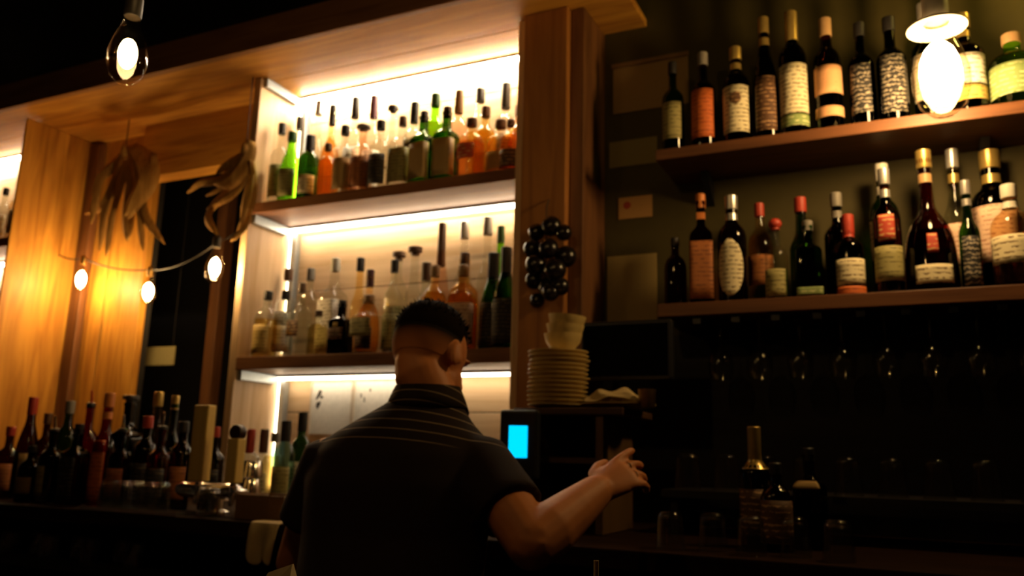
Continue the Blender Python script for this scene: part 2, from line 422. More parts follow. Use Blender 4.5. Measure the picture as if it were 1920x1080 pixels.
def bottle(x, y, z, H, R, style, gl, cap, label, text, group, cat='bottle', liquid=None, foil=None, rz=None, caplen=None, captype='plain', lvl=0.72, extra=None, flat=1.0):
    prof, n = ST[style]
    prof = smooth_prof(prof)
    H0 = H*0.955
    b = tag(empty('bottle', (x, y, z+0.0004), rz if rz is not None else random.uniform(-0.2, 0.2)), text, cat, group)
    P = [(r*R, q*H0) for r, q in prof]
    MB().lathe(P, 24, n, flat=flat).build('glass_body', glass('glass_'+gl, GL[gl], 0.05), b)
    if liquid:
        Q = [(max(0.003, r*R-0.0025), q*H0+0.004) for r, q in prof if q < lvl]
        MB().lathe(Q, 20, n, flat=flat).build('liquid', glass('liquid_'+liquid, LIQ[liquid], 0.1, 1.1), b)
    rn = prof[-1][0]*R
    cl = caplen or 0.09
    if captype == 'ball':
        MB().lathe([(rn*1.1, H0*0.975), (rn*1.1, H0+0.001)], 16).ball((0, 0, H0+rn*1.2), rn*1.75, rn*1.75, rn*1.55, 16, 8).build('stopper', cap_mat(cap), b)
    elif captype == 'pourer':
        MB().lathe([(rn*1.15, H0*0.96), (rn*1.2, H0+0.004), (rn*0.6, H0+0.007)], 14).build('stopper', cap_mat('black'), b)
        MB().tube([(0,0,H0), (0,0,H0+0.02), (0.012,-0.012,H0+0.05)], [0.0048, 0.0042, 0.0034], 8, False).build('pourer', CHROME if cap == 'silver' else cap_mat(cap), b)
    elif captype == 'flat':
        MB().lathe([(rn*1.2, H0*0.97), (rn*1.2, H0), (rn*2.0, H0+0.002), (rn*2.0, H*0.997), (rn*1.8, H)], 18).build('stopper', cap_mat(cap), b)
    else:
        MB().lathe([(rn*1.22, H0*(1-cl)), (rn*1.26, H0*(1-cl)+0.002), (rn*1.26, H-0.002), (rn*1.1, H)], 16).build('cap', cap_mat(cap), b)
    if foil:
        q0 = 0.80
        a = [(prof_r(prof, q0+(0.955-cl-q0)*i/3)*R+0.0008, (q0+(0.955-cl-q0)*i/3)*H0) for i in range(4)]
        MB().lathe(a, 16, n, close=False).build('neck_foil', cap_mat(foil), b)
    def patch(col, q0, q1, ha, nm='label', lift=0.0009, oval=False):
        rows, cols = (9 if oval else 4), 10
        v = []; f = []
        for i in range(rows+1):
            q = q0+(q1-q0)*i/rows
            k = math.sqrt(max(0.02, 1-((i/rows)*2-1)**2)) if oval else 1
            for j in range(cols+1):
                a = -PI/2 + math.radians(ha)*k*(2*j/cols-1)
                ca, sa = math.cos(a), math.sin(a)
                rr = prof_r(prof, q)*R+lift
                rr = rr if n == 2.0 else rr/(abs(ca)**n+abs(sa)**n)**(1/n)
                v.append((rr*ca, rr*sa*flat - (lift if flat < 1 else 0), q*H0))
        for i in range(rows):
            for j in range(cols):
                f.append((i*(cols+1)+j, i*(cols+1)+j+1, (i+1)*(cols+1)+j+1, (i+1)*(cols+1)+j))
        o = MB().add(v, f).build(nm, lab_mat(col), b)
        s_ = o.modifiers.new('thickness', 'SOLIDIFY'); s_.thickness = 0.0003
        return o
    if label:
        for i, l in enumerate(label if isinstance(label, list) else [label]):
            patch(l[0], l[1], l[2], l[3] if len(l) > 3 else 75, 'label' if i == 0 else 'label_band', 0.0009+0.0004*i, len(l) > 4)
    return b
QUEUE = []
def pb(px, py, Y, zs, style, rmm, gl, cap, label, text, group, **k):
    """bottle whose top is at pixel (px, py) and which stands on the shelf at height zs"""
    p = PY(px, py, Y)
    QUEUE.append([p.x, Y, zs, max(0.12, p.z-zs), rmm/1000*(1.13 if zs in (S1T, S2T) else 1.05), (style, gl, cap, label, text, group), k])
def flush(x0, x1, y0, y1):
    """nudge neighbours apart on their shelf until none touch, then build them"""
    R_ = [q[4]*(1.22 if q[5][0] == 'square' else 1.0) for q in QUEUE]
    for it in range(400):
        for i, a in enumerate(QUEUE):
            for j in range(i+1, len(QUEUE)):
                b = QUEUE[j]
                d = Vector((b[0]-a[0], b[1]-a[1])); need = R_[i]+R_[j]+0.0025
                if d.length < need:
                    if d.length < 1e-5: d = Vector((0.01, 0.0))
                    pshift = d.normalized()*(need-d.length)*0.5
                    a[0] -= pshift.x*0.6; a[1] -= pshift.y; b[0] += pshift.x*0.6; b[1] += pshift.y
        for i, a in enumerate(QUEUE):
            a[0] = min(max(a[0], x0+R_[i]), x1-R_[i]); a[1] = min(max(a[1], y0+R_[i]), y1-R_[i])
    for x, y, z, H, R, t, k in QUEUE:
        bottle(x, y, z, H, R, *t, **k)
    QUEUE.clear()

G1 = 'bottles on the upper lit shelf'
F, Mi, Bk = 2.547, 2.635, 2.714
UP = [
 (530,232,2.585,'spirit',34,'clear','black',('olive',.10,.5),'clear bottle with long black cap, leftmost on the upper lit shelf',{}),
 (549,248,F,'burgundy',38,'green','green',('olive',.05,.46),'bright green bottle with olive label at left of upper lit shelf',{}),
 (583,255,F,'bordeaux',37,'dgreen','black',('cream',.06,.36),'dark wine bottle with low cream label on upper lit shelf',dict(caplen=.2)),
 (617,270,F,'squat',34,'amber','brown',None,'short amber bottle glowing beside the dark wine bottle',dict(liquid='whisky')),
 (653,236,F,'spirit',36,'clear','black',('tan',.05,.52),'clear bottle with tan label next to the short amber bottle',{}),
 (693,233,F,'spirit',38,'pink','grey',('rust',.05,.52),'rust-labelled bottle with grey ribbed cap on upper lit shelf',dict(captype='flat')),
 (730,224,F,'spirit',37,'clear','black',('black',.05,.50),'clear bottle with tall black label in middle of upper lit shelf',{}),
 (768,214,F,'square',36,'clear','brown',('olive',.05,.55),'square clear bottle with olive label, right of the black-labelled one',{}),
 (802,207,F,'square',36,'dgreen','black',('tan',.05,.56),'square dark green bottle with tan label before the bright green neck',{}),
 (840,199,F,'square',37,'dgreen','brown',('tan',.05,.56),'square bottle with wide tan label left of the squat red-labelled one',{}),
 (874,222,F,'squat',47,'amber','brown',[('red',.28,.55,50)],'squat amber decanter with red label on upper lit shelf',dict(liquid='whisky',lvl=.6)),
 (926,215,F,'squat',48,'amber','brown',('tan',.10,.42),'squat amber decanter with brown stopper near the column',dict(liquid='whisky',lvl=.55)),
 (962,225,F,'squat',34,'amber','brown',('brown',.05,.4),'small amber bottle pressed against the column, upper lit shelf',dict(liquid='whisky')),
 (560,221,Bk,'spirit',33,'clear','black',None,'clear bottle with small black cap by the left panel, upper shelf',{}),
 (600,190,Bk,'slim',33,'clear','silver',('white',.1,.4),'slim clear bottle with silver cap in the rear row, upper shelf',{}),
 (625,198,Mi,'round',42,'amber','black',None,'round-shouldered amber bottle with tall black cap, upper lit shelf',dict(liquid='whisky',caplen=.17)),
 (668,184,Bk,'spirit',36,'frost','black',('white',.1,.55),'white-labelled bottle with black cap in rear row of upper shelf',dict(caplen=.15)),
 (703,181,Bk,'spirit',36,'frost','purple',('white',.1,.5),'pale bottle with dark violet cap in rear row of upper shelf',dict(caplen=.17)),
 (737,199,Mi,'round',40,'frost','black',None,'round frosted bottle with flat black stopper on upper lit shelf',dict(captype='flat')),
 (775,189,Mi,'spirit',36,'clear','black',('brown',.3,.6),'clear bottle with long black neck cap behind the olive label',dict(caplen=.19)),
 (815,174,Mi,'bordeaux',38,'green','green',None,'tallest bright green bottle on the upper lit shelf',dict(liquid='gold')),
 (859,167,Mi,'spirit',37,'pink','cork',None,'pinkish bottle with beige cap beside the bright green bottle',dict(caplen=.2)),
 (900,162,Bk,'squat',44,'clear','black',None,'broad clear decanter in the rear row near the column',dict(liquid='gold',lvl=.62)),
 (941,152,Bk,'spirit',38,'frost','black',('white',.2,.55),'white bottle with black conical cap next to the column, upper shelf',dict(caplen=.2)),
 (905,196,Mi,'squat',42,'gold','brown',None,'golden squat decanter in the middle row, right end of upper shelf',dict(liquid='gold')),
 (950,188,Mi,'squat',38,'amber','cork',None,'amber squat bottle with cork stopper in the middle row at column',dict(liquid='whisky')),
]
for r in UP: pb(r[0], r[1], r[2], S1T, *r[3:8], r[8], G1, **r[9])
flush(XL+0.006, XR-0.004, 2.506, 2.786)

G2 = 'bottles on the lower lit shelf'
LOW = [
 (502,546,F,'squat',42,'clear','black',('gold',.05,.5,60),'squat bottle of golden liquor with black cap, leftmost on lower lit shelf',dict(liquid='gold',lvl=.6)),
 (534,545,Mi,'spirit',36,'clear','black',('white',.15,.5),'clear bottle with black cap beside squat golden bottle, lower lit shelf',{}),
 (568,532,Mi,'square',34,'clear','brown',('brown',.30,.52,40),'square clear bottle with brown cap and small brown label',{}),
 (598,583,F,'squat',36,'clear','brown',None,'small clear bottle with brown cap left of the black square one',dict(liquid='pale')),
 (645,563,F,'square',34,'black','black',[('brown',.28,.5,40),('gold',.52,.60,15)],'black square bottle with gold mark on the lower lit shelf',dict(flat=1)),
 (683,552,F,'square',46,'clear','cork',('olive',.30,.62,45),'wide square bottle with olive label right of the black one',dict(liquid='dark',lvl=.3)),
 (540,505,Bk,'spirit',38,'frost','brown',('white',.1,.55),'white bottle with brown cap by the bright left corner, lower shelf',{}),
 (583,503,Bk,'squat',40,'clear','grey',None,'clear squat bottle with grey cap by the metal corner profile',{}),
 (627,484,Mi,'square',42,'frost','white',('white',.06,.6),'large milky white square bottle on the lower lit shelf',{}),
 (677,484,Bk,'slim',30,'gold','black',None,'slim yellow-necked bottle with black cap in the rear row',{}),
 (693,503,Mi,'round',44,'amber','purple',('brown',.1,.35,50),'round amber decanter with purple stopper on lower lit shelf',dict(liquid='whisky',caplen=.16)),
 (727,486,Mi,'spirit',34,'clear','black',('olive',.08,.45),'clear bottle with black cap beside the round amber decanter',{}),
 (748,470,Bk,'squat',40,'clear','brown',('olive',.05,.5),'broad clear bottle with flat dark stopper behind bartender\'s hair',dict(captype='flat')),
 (772,464,Bk,'slim',34,'frost','brown',None,'tall pale bottle with flat brown stopper above bartender\'s head',dict(captype='flat')),
 (803,494,Mi,'slim',33,'clear','brown',('white',.1,.4),'slim clear bottle with brown cap above bartender\'s head',dict(caplen=.16)),
 (837,418,Bk,'flute',42,'pink','brown',None,'very tall tapering rosy bottle standing in the rear row',dict(liquid='gold',lvl=.4,caplen=.3)),
 (826,497,F,'squat',42,'gold','cork',('cream',.08,.5),'golden bottle with cream label in front of the tapering one',dict(liquid='gold')),
 (875,495,F,'square',42,'gold','cork',('pink',.08,.56),'square golden bottle with lettered label left of green bottles',dict(liquid='gold')),
 (877,470,Mi,'square',40,'amber','brown',None,'square amber bottle with brown cap behind the lettered one',dict(liquid='whisky')),
 (877,410,Bk,'slim',34,'frost','silver',None,'tall pale bottle with silver cap, rear row of lower shelf',{}),
 (903,404,Bk,'slim',34,'frost','grey',None,'tall pale bottle with dark grey cap, rear row near the column',{}),
 (913,468,F,'burgundy',42,'dgreen','black',('black',.05,.5,85),'green champagne-shaped bottle with black foil, left of its twin',dict(caplen=.24)),
 (948,464,F,'burgundy',40,'dgreen','black',('black',.05,.5,85),'dark green bottle with black foil touching the column, lower lit shelf',dict(caplen=.24)),
 (938,425,Bk,'flute',38,'green','green',None,'tall light green bottle rising behind the dark green pair',dict(liquid='gold',lvl=.4)),
]
for r in LOW: pb(r[0], r[1], r[2], S2T, *r[3:8], r[8], G2, **r[9])
flush(XL+0.006, XR-0.004, 2.506, 2.786)

G3 = 'bottles on the counter in the lit lower bay'
for r in [
 (475,805,2.30,'spirit',34,'clear','red',None,'clear bottle with red cap on the counter under the lit cabinet',dict(caplen=.28)),
 (496,805,2.36,'slim',31,'clear','brown',('cream',.1,.45),'slim clear bottle with brown cap next to the red-capped one',dict(caplen=.28)),
 (538,789,2.30,'bordeaux',36,'teal','black',('olive',.1,.5),'pale teal bottle with black cap at bartender\'s left elbow',dict(caplen=.2)),
 (569,774,2.42,'bordeaux',36,'dgreen','black',('white',.1,.5),'dark bottle with black cap against bartender\'s left shoulder',dict(caplen=.16)),
 (518,812,2.44,'squat',40,'clear','grey',None,'grey-capped clear bottle in shadow behind the teal one',dict(liquid='pale')),
]: pb(r[0], r[1], r[2], ZC, *r[3:8], r[8], G3, **r[9])
flush(-2.6, -1.2, 2.2, 2.48)

G4 = 'bottles on the upper right shelf'
YR = 2.53
for r in [
 (1258,118,YR,'spirit',34,'dgreen','black',('olive',.16,.56,60),'dim bottle with long yellowish label, leftmost on upper right shelf',{}),
 (1317,100,YR,'spirit',37,'brown','grey',('orange',.12,.62),'dark bottle with bright orange label on upper right shelf',{}),
 (1378,90,YR,'bordeaux',41,'brown','gold',[('cream',.12,.60),('brown',.40,.53,24,'oval')],'dark bottle with large cream label and gold neck, upper right shelf',dict(foil='gold')),
 (1432,34,YR,'burgundy',37,'black','gold',('brown',.08,.52,50),'tall black bottle with gold collar and brown lettering',dict(foil='gold')),
 (1480,24,YR,'bordeaux',41,'black','gold',[('cream',.18,.58),('green',.08,.17)],'tall dark bottle with cream label and green band',dict(caplen=.2)),
 (1546,36,YR,'bordeaux',39,'brown','cork',[('copper',.33,.58),('copper',.13,.22)],'dark bottle with two shining copper labels on upper right shelf',dict(caplen=.12)),
 (1610,44,YR,'spirit',36,'black','black',('script',.14,.60,45),'black bottle with faint silver print beside the copper-labelled one',{}),
 (1664,34,YR,'spirit',40,'black','black',('script',.10,.64,52),'black bottle covered in white script left of the bright bulb',{}),
 (1730,8,2.58,'spirit',42,'dgreen','grey',('white',.2,.58),'bottle mostly hidden behind the glowing bulb on upper right shelf',{}),
 (1806,28,YR,'spirit',47,'brown','gold',[('white',.28,.58),('gold',.12,.26)],'dark bottle with white label and gold band right of the bulb',dict(foil='gold')),
 (1890,66,YR,'squat',62,'green','cork',('green',.14,.56,80),'broad green bottle with green label at the right photo edge',dict(liquid='gold')),
]: pb(r[0], r[1], r[2], R1T, *r[3:8], r[8], G4, **r[9])
flush(-0.664, 1.0, 2.456, 2.715)

G5 = 'bottles on the lower right shelf'
YR2 = 2.60
for r in [
 (1252,448,YR,'squat',34,'brown','black',None,'small dark bottle at the left end of the lower right shelf',{}),
 (1303,366,YR,'square',36,'brown','orange',('rust',.05,.58,48),'bottle with orange neck and rust label, lower right shelf',dict(foil='orange')),
 (1370,368,YR,'bordeaux',42,'brown','silver',('cream',.06,.60,55,'oval'),'dark bottle with oval cream label and silver neck',dict(foil='silver')),
 (1423,382,YR2,'squat',38,'amber','red',('rust',.2,.5),'amber bottle with red cap behind the small red-topped one',dict(liquid='whisky')),
 (1453,422,YR,'spirit',32,'clear','red',('olive',.06,.42),'small clear bottle topped by a red ball stopper',dict(captype='ball')),
 (1500,370,YR2,'slim',36,'dgreen','red',None,'dark green bottle with red top in the rear row',dict(caplen=.1)),
 (1513,416,YR,'square',36,'dgreen','grey',('green',.04,.14,48),'dark green bottle with narrow green band at its foot',{}),
 (1567,362,YR2,'spirit',38,'black','grey',None,'black bottle with grey neck behind the red-necked one',dict(foil='grey')),
 (1588,404,YR,'spirit',38,'brown','red',[('cream',.14,.46),('orange',.01,.12)],'bottle with red neck, cream label and orange foot band',dict(foil='red',caplen=.2)),
 (1652,308,YR2,'bordeaux',40,'dgreen','white',('cream',.3,.6),'white-necked bottle with cream label in the rear row',dict(foil='white')),
 (1674,318,YR,'spirit',36,'brown','silver',[('red',.42,.64,35),('olive',.1,.38)],'bottle with ringed silver cap and small red label',dict(foil='silver')),
 (1726,285,2.545,'bell',66,'red','gold',[('cream',.05,.18,42),('red',.26,.40,12)],'big bell-shaped dark red bottle with gold stopper and red seal',dict(foil='cork',liquid='red',lvl=.45)),
 (1786,278,YR2,'slim',34,'clear','silver',('pink',.2,.5),'slim bottle with silver and pink neck beside the bell-shaped one',dict(foil='gold')),
 (1803,340,YR,'slim',26,'dgreen','silver',('script',.05,.5,50),'very slim dark bottle with beaded silver print',dict(foil='silver')),
 (1856,276,YR2,'bordeaux',58,'black','gold',('pink',.22,.62),'large black-shouldered bottle with pinkish label and gold neck',dict(foil='gold')),
 (1885,352,YR,'squat',50,'amber','white',('cream',.22,.5),'amber bottle with cream label in front of the large black-shouldered bottle',dict(liquid='red',lvl=.4,foil='white')),
 (1926,340,YR2,'bordeaux',42,'amber','cork',('orange',.2,.55),'orange-labelled bottle half cut by the right photo edge',{}),
]: pb(r[0], r[1], r[2], R2T, *r[3:8], r[8], G5, **r[9])
flush(-0.664, 1.0, 2.456, 2.715)

# bottles crowded on the counter at the left
G6 = 'bottles crowded on the left end of the counter'
for r in [
 (22,800,2.02,'spirit',36,'brown','red','dark bottle with red pourer at the left photo edge',{}),
 (64,745,2.12,'burgundy',38,'brown','red','tall brown bottle with red top standing before the bright wooden panel',dict(caplen=.14)),
 (48,835,1.95,'squat',36,'black','black','short black bottle in front of the tall red-topped one',{}),
 (100,800,1.97,'spirit',36,'black','silver','black bottle with pale upright label and steel pourer',dict(captype='pourer',label=('olive',.1,.5,35))),
 (92,775,2.2,'spirit',36,'brown','brown','brown-capped bottle in shadow near the dark corner trim',{}),
 (133,752,2.14,'bordeaux',37,'dgreen','grey','grey-capped dark green bottle below the left string bulb',{}),
 (150,795,1.99,'square',36,'brown','black','square brown bottle with broad dark label on left counter',dict(label=('black',.05,.6,48))),
 (172,750,2.1,'spirit',37,'red','red','dark red bottle left of the orange-red one',dict(captype='pourer')),
 (207,737,2.0,'slim',35,'red','orange','tall orange-red bottle catching the light on left counter',dict(foil='orange',label=('orange',.05,.6,70))),
 (250,742,2.12,'square',44,'black','black','broad black square bottle right of the orange-red one',dict(captype='flat')),
 (236,800,1.98,'spirit',34,'brown','silver','brown bottle with steel pourer before the broad black one',dict(captype='pourer')),
 (296,735,2.2,'spirit',37,'gold','gold','golden bottle with gold cap below the dark opening',dict(liquid='gold')),
 (270,780,2.02,'bordeaux',35,'brown','red','brown bottle with red cap in the middle of left counter',{}),
 (330,742,2.16,'round',40,'dgreen','gold','round green bottle with gold stopper left of the tap handles',{}),
 (306,795,1.98,'spirit',35,'red','silver','dark red bottle with steel pourer next to the tall tap handle',dict(captype='pourer')),
 (346,790,2.06,'bordeaux',35,'brown','black','brown bottle half behind the tall tap handle',{}),
 (405,800,2.12,'spirit',35,'brown','red','red-capped bottle standing between the two tap handles',{}),
]:
    k = dict(r[8]); lb = k.pop('label', random.choice([('brown',.12,.5), ('tan',.15,.45), ('rust',.12,.5), ('black',.1,.5)]))
    pb(r[0], r[1], r[2], ZC, r[3], r[4], r[5], r[6], lb, r[7], G6, **k)
flush(-3.9, -1.7, 1.94, 2.45)

# bottles in the far-left cabinet
for i, (x, H, cp, gl, t) in enumerate([(-3.93, .30, 'black', 'clear', 'black-capped clear bottle'), (-4.03, .31, 'brown', 'amber', 'brown-capped amber bottle'), (-4.14, .29, 'black', 'clear', 'short clear bottle')]):
    bottle(x, 2.56, S1T, H, 0.036, 'spirit', gl, cp, ('cream', .1, .5), t + ' on upper shelf of the far-left cabinet', 'bottles in the far-left cabinet')
for i, (x, H, cp, gl, t) in enumerate([(-3.93, .28, 'silver', 'gold', 'golden bottle with silver cap'), (-4.04, .30, 'brown', 'clear', 'clear bottle with brown cap')]):
    bottle(x, 2.56, S2T, H, 0.036, 'spirit', gl, cp, ('tan', .1, .5), t + ' on lower shelf of the far-left cabinet', 'bottles in the far-left cabinet')

# bottles on the counter at the right, in the dark
pb(1416,800,2.1,ZC,'spirit',36,'black','gold',('brown',.1,.5),'dark bottle with glittering gold foil neck on the counter at right','bottles in the dark right corner',foil='gold',caplen=.28)
pb(1450,868,2.06,ZC,'squat',36,'brown','black',('brown',.1,.6),'short brown bottle right of the gold-necked one','bottles in the dark right corner')
pb(1515,840,2.16,ZC,'square',34,'black','black',('tan',.62,.70,45),'black square bottle with small tan label in the dark right corner','bottles in the dark right corner')

flush(-0.6, 0.2, 1.9, 2.29)

# ------------------------------------------------------------------ glasses
CG = glass('drinking_glass', (0.90, 0.90, 0.88), 0.07, 1.6)
def tumbler_mesh(h=0.10, r=0.038, upturned=True):
    """cut-glass tumbler: fluted wall, thick foot"""
    q = 0.016
    foot = [(r*0.82-q+q*math.sin(a*PI/16), q-q*math.cos(a*PI/16)) for a in range(9)]
    rim = [(r,h-0.0025),(r-0.0005,h-0.0008),(r-0.0018,h),(r-0.0031,h-0.0008),(r-0.0036,h-0.0025)]
    b = MB().lathe([(0.0005,0)]+foot+[(r*0.86,h*0.35),(r*0.92,h*0.55),(r*0.96,h*0.72)]+rim+[(r*0.78,0.016),(r*0.5,0.009),(0.0005,0.009)], 48)
    v = []
    for x, y, z in b.v:
        a = math.atan2(y, x); k = 1-0.045*abs(math.sin(6*a))*(1 if h*0.2 < z < h*0.73 and math.hypot(x, y) > r*0.79 else 0)
        v.append((x*k, y*k, z))
    b.v = [(x, -y, h-z) for x, y, z in v] if upturned else v
    return b.mesh('tumbler', CG)
def stem_mesh():
    return MB().lathe([(0.034,0),(0.034,0.002),(0.006,0.007),(0.0038,0.02),(0.0038,0.075),(0.012,0.088),(0.030,0.106),(0.038,0.13),(0.037,0.155),(0.031,0.185),
                       (0.0298,0.185),(0.0358,0.155),(0.0365,0.13),(0.0285,0.108),(0.010,0.092),(0.0005,0.091)], 24).mesh('wine_glass', CG)
TM = tumbler_mesh(); TS = tumbler_mesh(0.085, 0.034); SM = stem_mesh()
ORD = ['first','second','third','fourth','fifth','sixth','seventh','eighth','ninth','tenth','eleventh','twelfth','thirteenth','fourteenth']
def glassware(me, name, loc, text, cat, grp, flip=False):
    o = bpy.data.objects.new(name, me); COL.objects.link(o); o.location = loc
    if flip: o.rotation_euler = (PI, 0, 0)
    return tag(o, text, cat, grp)
for i in range(11):
    x = -0.4925 + i*0.115
    glassware(SM, 'wine_glass', (x, 2.53, R2B-0.0035), ORD[i]+' hanging wine glass from the left under lower right shelf', 'wine glass', 'wine glasses hanging under the right shelf', True)
for i in range(10):
    x = -0.56 + i*0.105
    glassware(TM, 'tumbler', (x, 2.36+0.02*(i%2), 1.1704), ORD[i]+' upturned tumbler from the left on the black raised ledge', 'glass', 'tumblers on the raised ledge')
for i in range(5):
    x = -0.50 + i*0.09
    glassware(TS, 'tumbler', (x, 1.93+0.03*(i%2), ZC+0.0004), ORD[i]+' upturned short tumbler from the left at dark right counter edge', 'glass', 'short tumblers at the right counter edge')
for i in range(9):
    p = PY(205+i*24, 935, 1.90)
    if 5 <= i <= 7: continue
    glassware(TS, 'tumbler', (p.x, 1.8965, ZC+(0.0098 if i < 6 else 0.0004)), ORD[i]+' upturned short tumbler from the left before the crowded counter bottles', 'glass', 'short tumblers along the left counter edge')
for i in range(7):
    glassware(TS, 'tumbler', (-2.80+i*0.10, 1.93+0.04*(i%2), 0.8804), ORD[i]+' tumbler from the left on the low shelf under left counter', 'glass', 'tumblers under the left counter')

dx0, dx1 = PY(196, 935, 1.90).x, PY(330, 935, 1.90).x
dtr = tag(empty('drip_tray', ((dx0+dx1)/2, 1.90, ZC)), 'steel drip tray with slats under the short tumblers on the left counter', 'tray')
for a, c, n_ in (((dx0-.05, 1.855, ZC+.0005), (dx1+.05, 1.938, ZC+.003), 'base'), ((dx0-.05, 1.855, ZC+.0031), (dx1+.05, 1.858, ZC+.011), 'front_rim'), ((dx0-.05, 1.935, ZC+.0031), (dx1+.05, 1.938, ZC+.011), 'rear_rim')):
    local(dtr, a, c, n_, CHROME)
for k in range(6):
    local(dtr, (dx0-.049, 1.861+.0125*k, ZC+.006), (dx1+.049, 1.867+.0125*k, ZC+.0095), 'slat', CHROME)
# ------------------------------------------------------------------ draught taps
tp = PY(372, 915, 1.95)
dt = tag(empty('draught_tower', (PY(405, 930, 1.97).x, 1.97, ZC)), 'chrome draught beer tower with two wooden tap handles on the counter', 'beer tap')
MB().lathe([(0.045,0.0005),(0.045,0.01),(0.026,0.018),(0.024,0.05)], 24).build('base', CHROME, dt)
MB().tube([(-0.14,0,0.072),(0.075,0,0.072)], 0.024, 20).build('rail', CHROME, dt)
for nm, px, py0, py1, wd in (('tall', 371, 760, 915, 0.060), ('short', 437, 822, 915, 0.042)):
    p0, p1 = PY(px, py1, 1.92), PY(px, py0, 1.92)
    x = p0.x - dt.location.x; z0 = 0.10; z1 = p1.z-ZC
    MB().tube([(x,0,0.072),(x,-0.05,0.078),(x,-0.055,0.04)], [0.011,0.011,0.008], 12).build('faucet', CHROME, dt)
    MB().lathe([(0.008,0.075),(0.011,0.085),(0.009,z0+0.002)], 14, c=(x,-0.05,0)).build('collar', CHROME, dt)
    h = MB().box((x-wd/2,-0.068,z0), (x+wd/2,-0.034,z1)).build('handle', wood('tap_handle_wood', (0.55,0.36,0.09), (0.74,0.52,0.16), 'Z'), dt, False, 0.004)
    if nm == 'short':
        MB().lathe([(0.001,-0.014),(0.022,-0.013),(0.024,-0.008),(0.024,0.008),(0.022,0.013),(0.001,0.014)], 24).build('round_finial', plain('dark_finial', (0.03,0.012,0.008), 0.4), dt)
        f = bpy.data.objects['round_finial']; f.rotation_euler = (PI/2, 0, 0); f.location = (x, -0.05, z1+0.018)

# ------------------------------------------------------------------ things beside the bartender
gx = PY(482, 940, 2.0)
cad = tag(empty('garnish_caddy', (gx.x+0.09, 1.98, ZC)), 'brown garnish box at the counter edge beside bartender\'s left arm', 'box')
b_ = plain('caddy_brown', (0.22, 0.12, 0.045), 0.5)
for a, c, n_ in (((-.09,-.07,0.0005),(.09,.07,.006),'bottom'), ((-.09,-.07,.0062),(.09,-.064,.07),'front_wall'), ((-.09,.064,.0062),(.09,.07,.07),'rear_wall'), ((-.09,-.0638,.0062),(-.084,.0638,.07),'end_wall'), ((.084,-.0638,.0062),(.09,.0638,.07),'end_wall'), ((-.003,-.0638,.0062),(.003,.0638,.06),'divider')):
    box(n_, a, c, b_, cad)
lime = MB().ball((0,0,0), .024, .020, .020, 20, 12).lathe([(0.004,-.003),(0.003,.004)], 8, c=(0,0,.019)).build('lime', plain('lime_skin', (0.16, 0.42, 0.03), 0.35, bump=0.2, bscale=200))
lime.location = (gx.x+0.105, 1.975, ZC+0.0265)
tag(lime, 'green lime lying in the brown garnish box', 'fruit')
for i in range(3):
    s_ = MB().lathe([(0.038,0),(0.0385,0.004),(0.031,0.05),(0.029,0.053),(0.0005,0.054)], 28).build('shaker_tin', CHROME)
    s_.location = (PY(468, 915, 2.12).x, 2.12, ZC+0.0005+i*0.055)
    tag(s_, ['lowest','middle','topmost'][i] + ' upturned steel tin in the stack behind the garnish box', 'tin', 'steel tins stacked on the counter')

def cloth(name, pts_rows, mat, text, cat, th=0.003):
    v = []; f = []
    nr, nc = len(pts_rows), len(pts_rows[0])
    for r in pts_rows: v += [tuple(p) for p in r]
    for i in range(nr-1):
        for j in range(nc-1):
            f.append((i*nc+j, i*nc+j+1, (i+1)*nc+j+1, (i+1)*nc+j))
    o = MB().add(v, f).build(name, mat)
    s = o.modifiers.new('thickness', 'SOLIDIFY'); s.thickness = th
    sb = o.modifiers.new('smooth', 'SUBSURF'); sb.levels = 1; sb.render_levels = 1
    return tag(o, text, cat)
LINEN = plain('linen', (0.55, 0.42, 0.20), 0.9, bump=0.3, bscale=400)
rows = []
tx = PY(492, 990, 1.83).x
for i in range(10):
    t = i/9
    row = []
    for j in range(11):
        u = j/10
        x = tx - 0.055 + 0.11*u*(1-0.25*t)
        if t < 0.34: y = 1.90 - 0.17*t; z = ZC + 0.005
        else: y = YC - 0.012 - 0.012*math.sin(u*9+0.5)*min(1, (t-0.3)*2); z = ZC + 0.002 - (t-0.34)*0.13 - 0.03*abs(math.sin(u*4.5))*t
        row.append((x, y, z))
    rows.append(row)
cloth('bar_towel', rows, LINEN, 'beige bar towel hanging over the counter edge by bartender\'s left elbow', 'towel')

# dark grape-like bunch on the column
bunch = tag(empty('berry_bunch', (PY(1030,400,2.47).x, 2.44, PY(1030,400,2.46).z+0.02)), 'bunch of glossy dark round berries hanging on the wooden column', 'ornament')
BM_ = plain('glossy_black_berry', (0.008, 0.005, 0.005), 0.25)
L0 = bunch.location
MB().tube([(0,0.025,0.03),(0,0.005,0.0),(0.004,0,-0.30)], [0.003,0.003,0.003], 8).build('stalk', plain('dry_stalk', (0.06,0.03,0.012), 0.8), bunch)
for px, py, r, dy in ((1035,425,.040,0),(1005,435,.034,.01),(1058,437,.032,0),(1000,468,.038,0),(1035,470,.040,-.025),(1062,482,.042,0),(1010,500,.042,-.02),(1048,510,.044,-.03),(1000,525,.036,.01),(1030,540,.042,0),(1055,540,.036,-.02),(1040,552,.034,-.03),(1004,562,.030,0.02)):
    p = PY(px, py, 2.43) - L0
    MB().ball((p.x, dy-0.015, p.z), r*.86, r*.82, r*.86, 18, 12).build('berry', BM_, bunch)

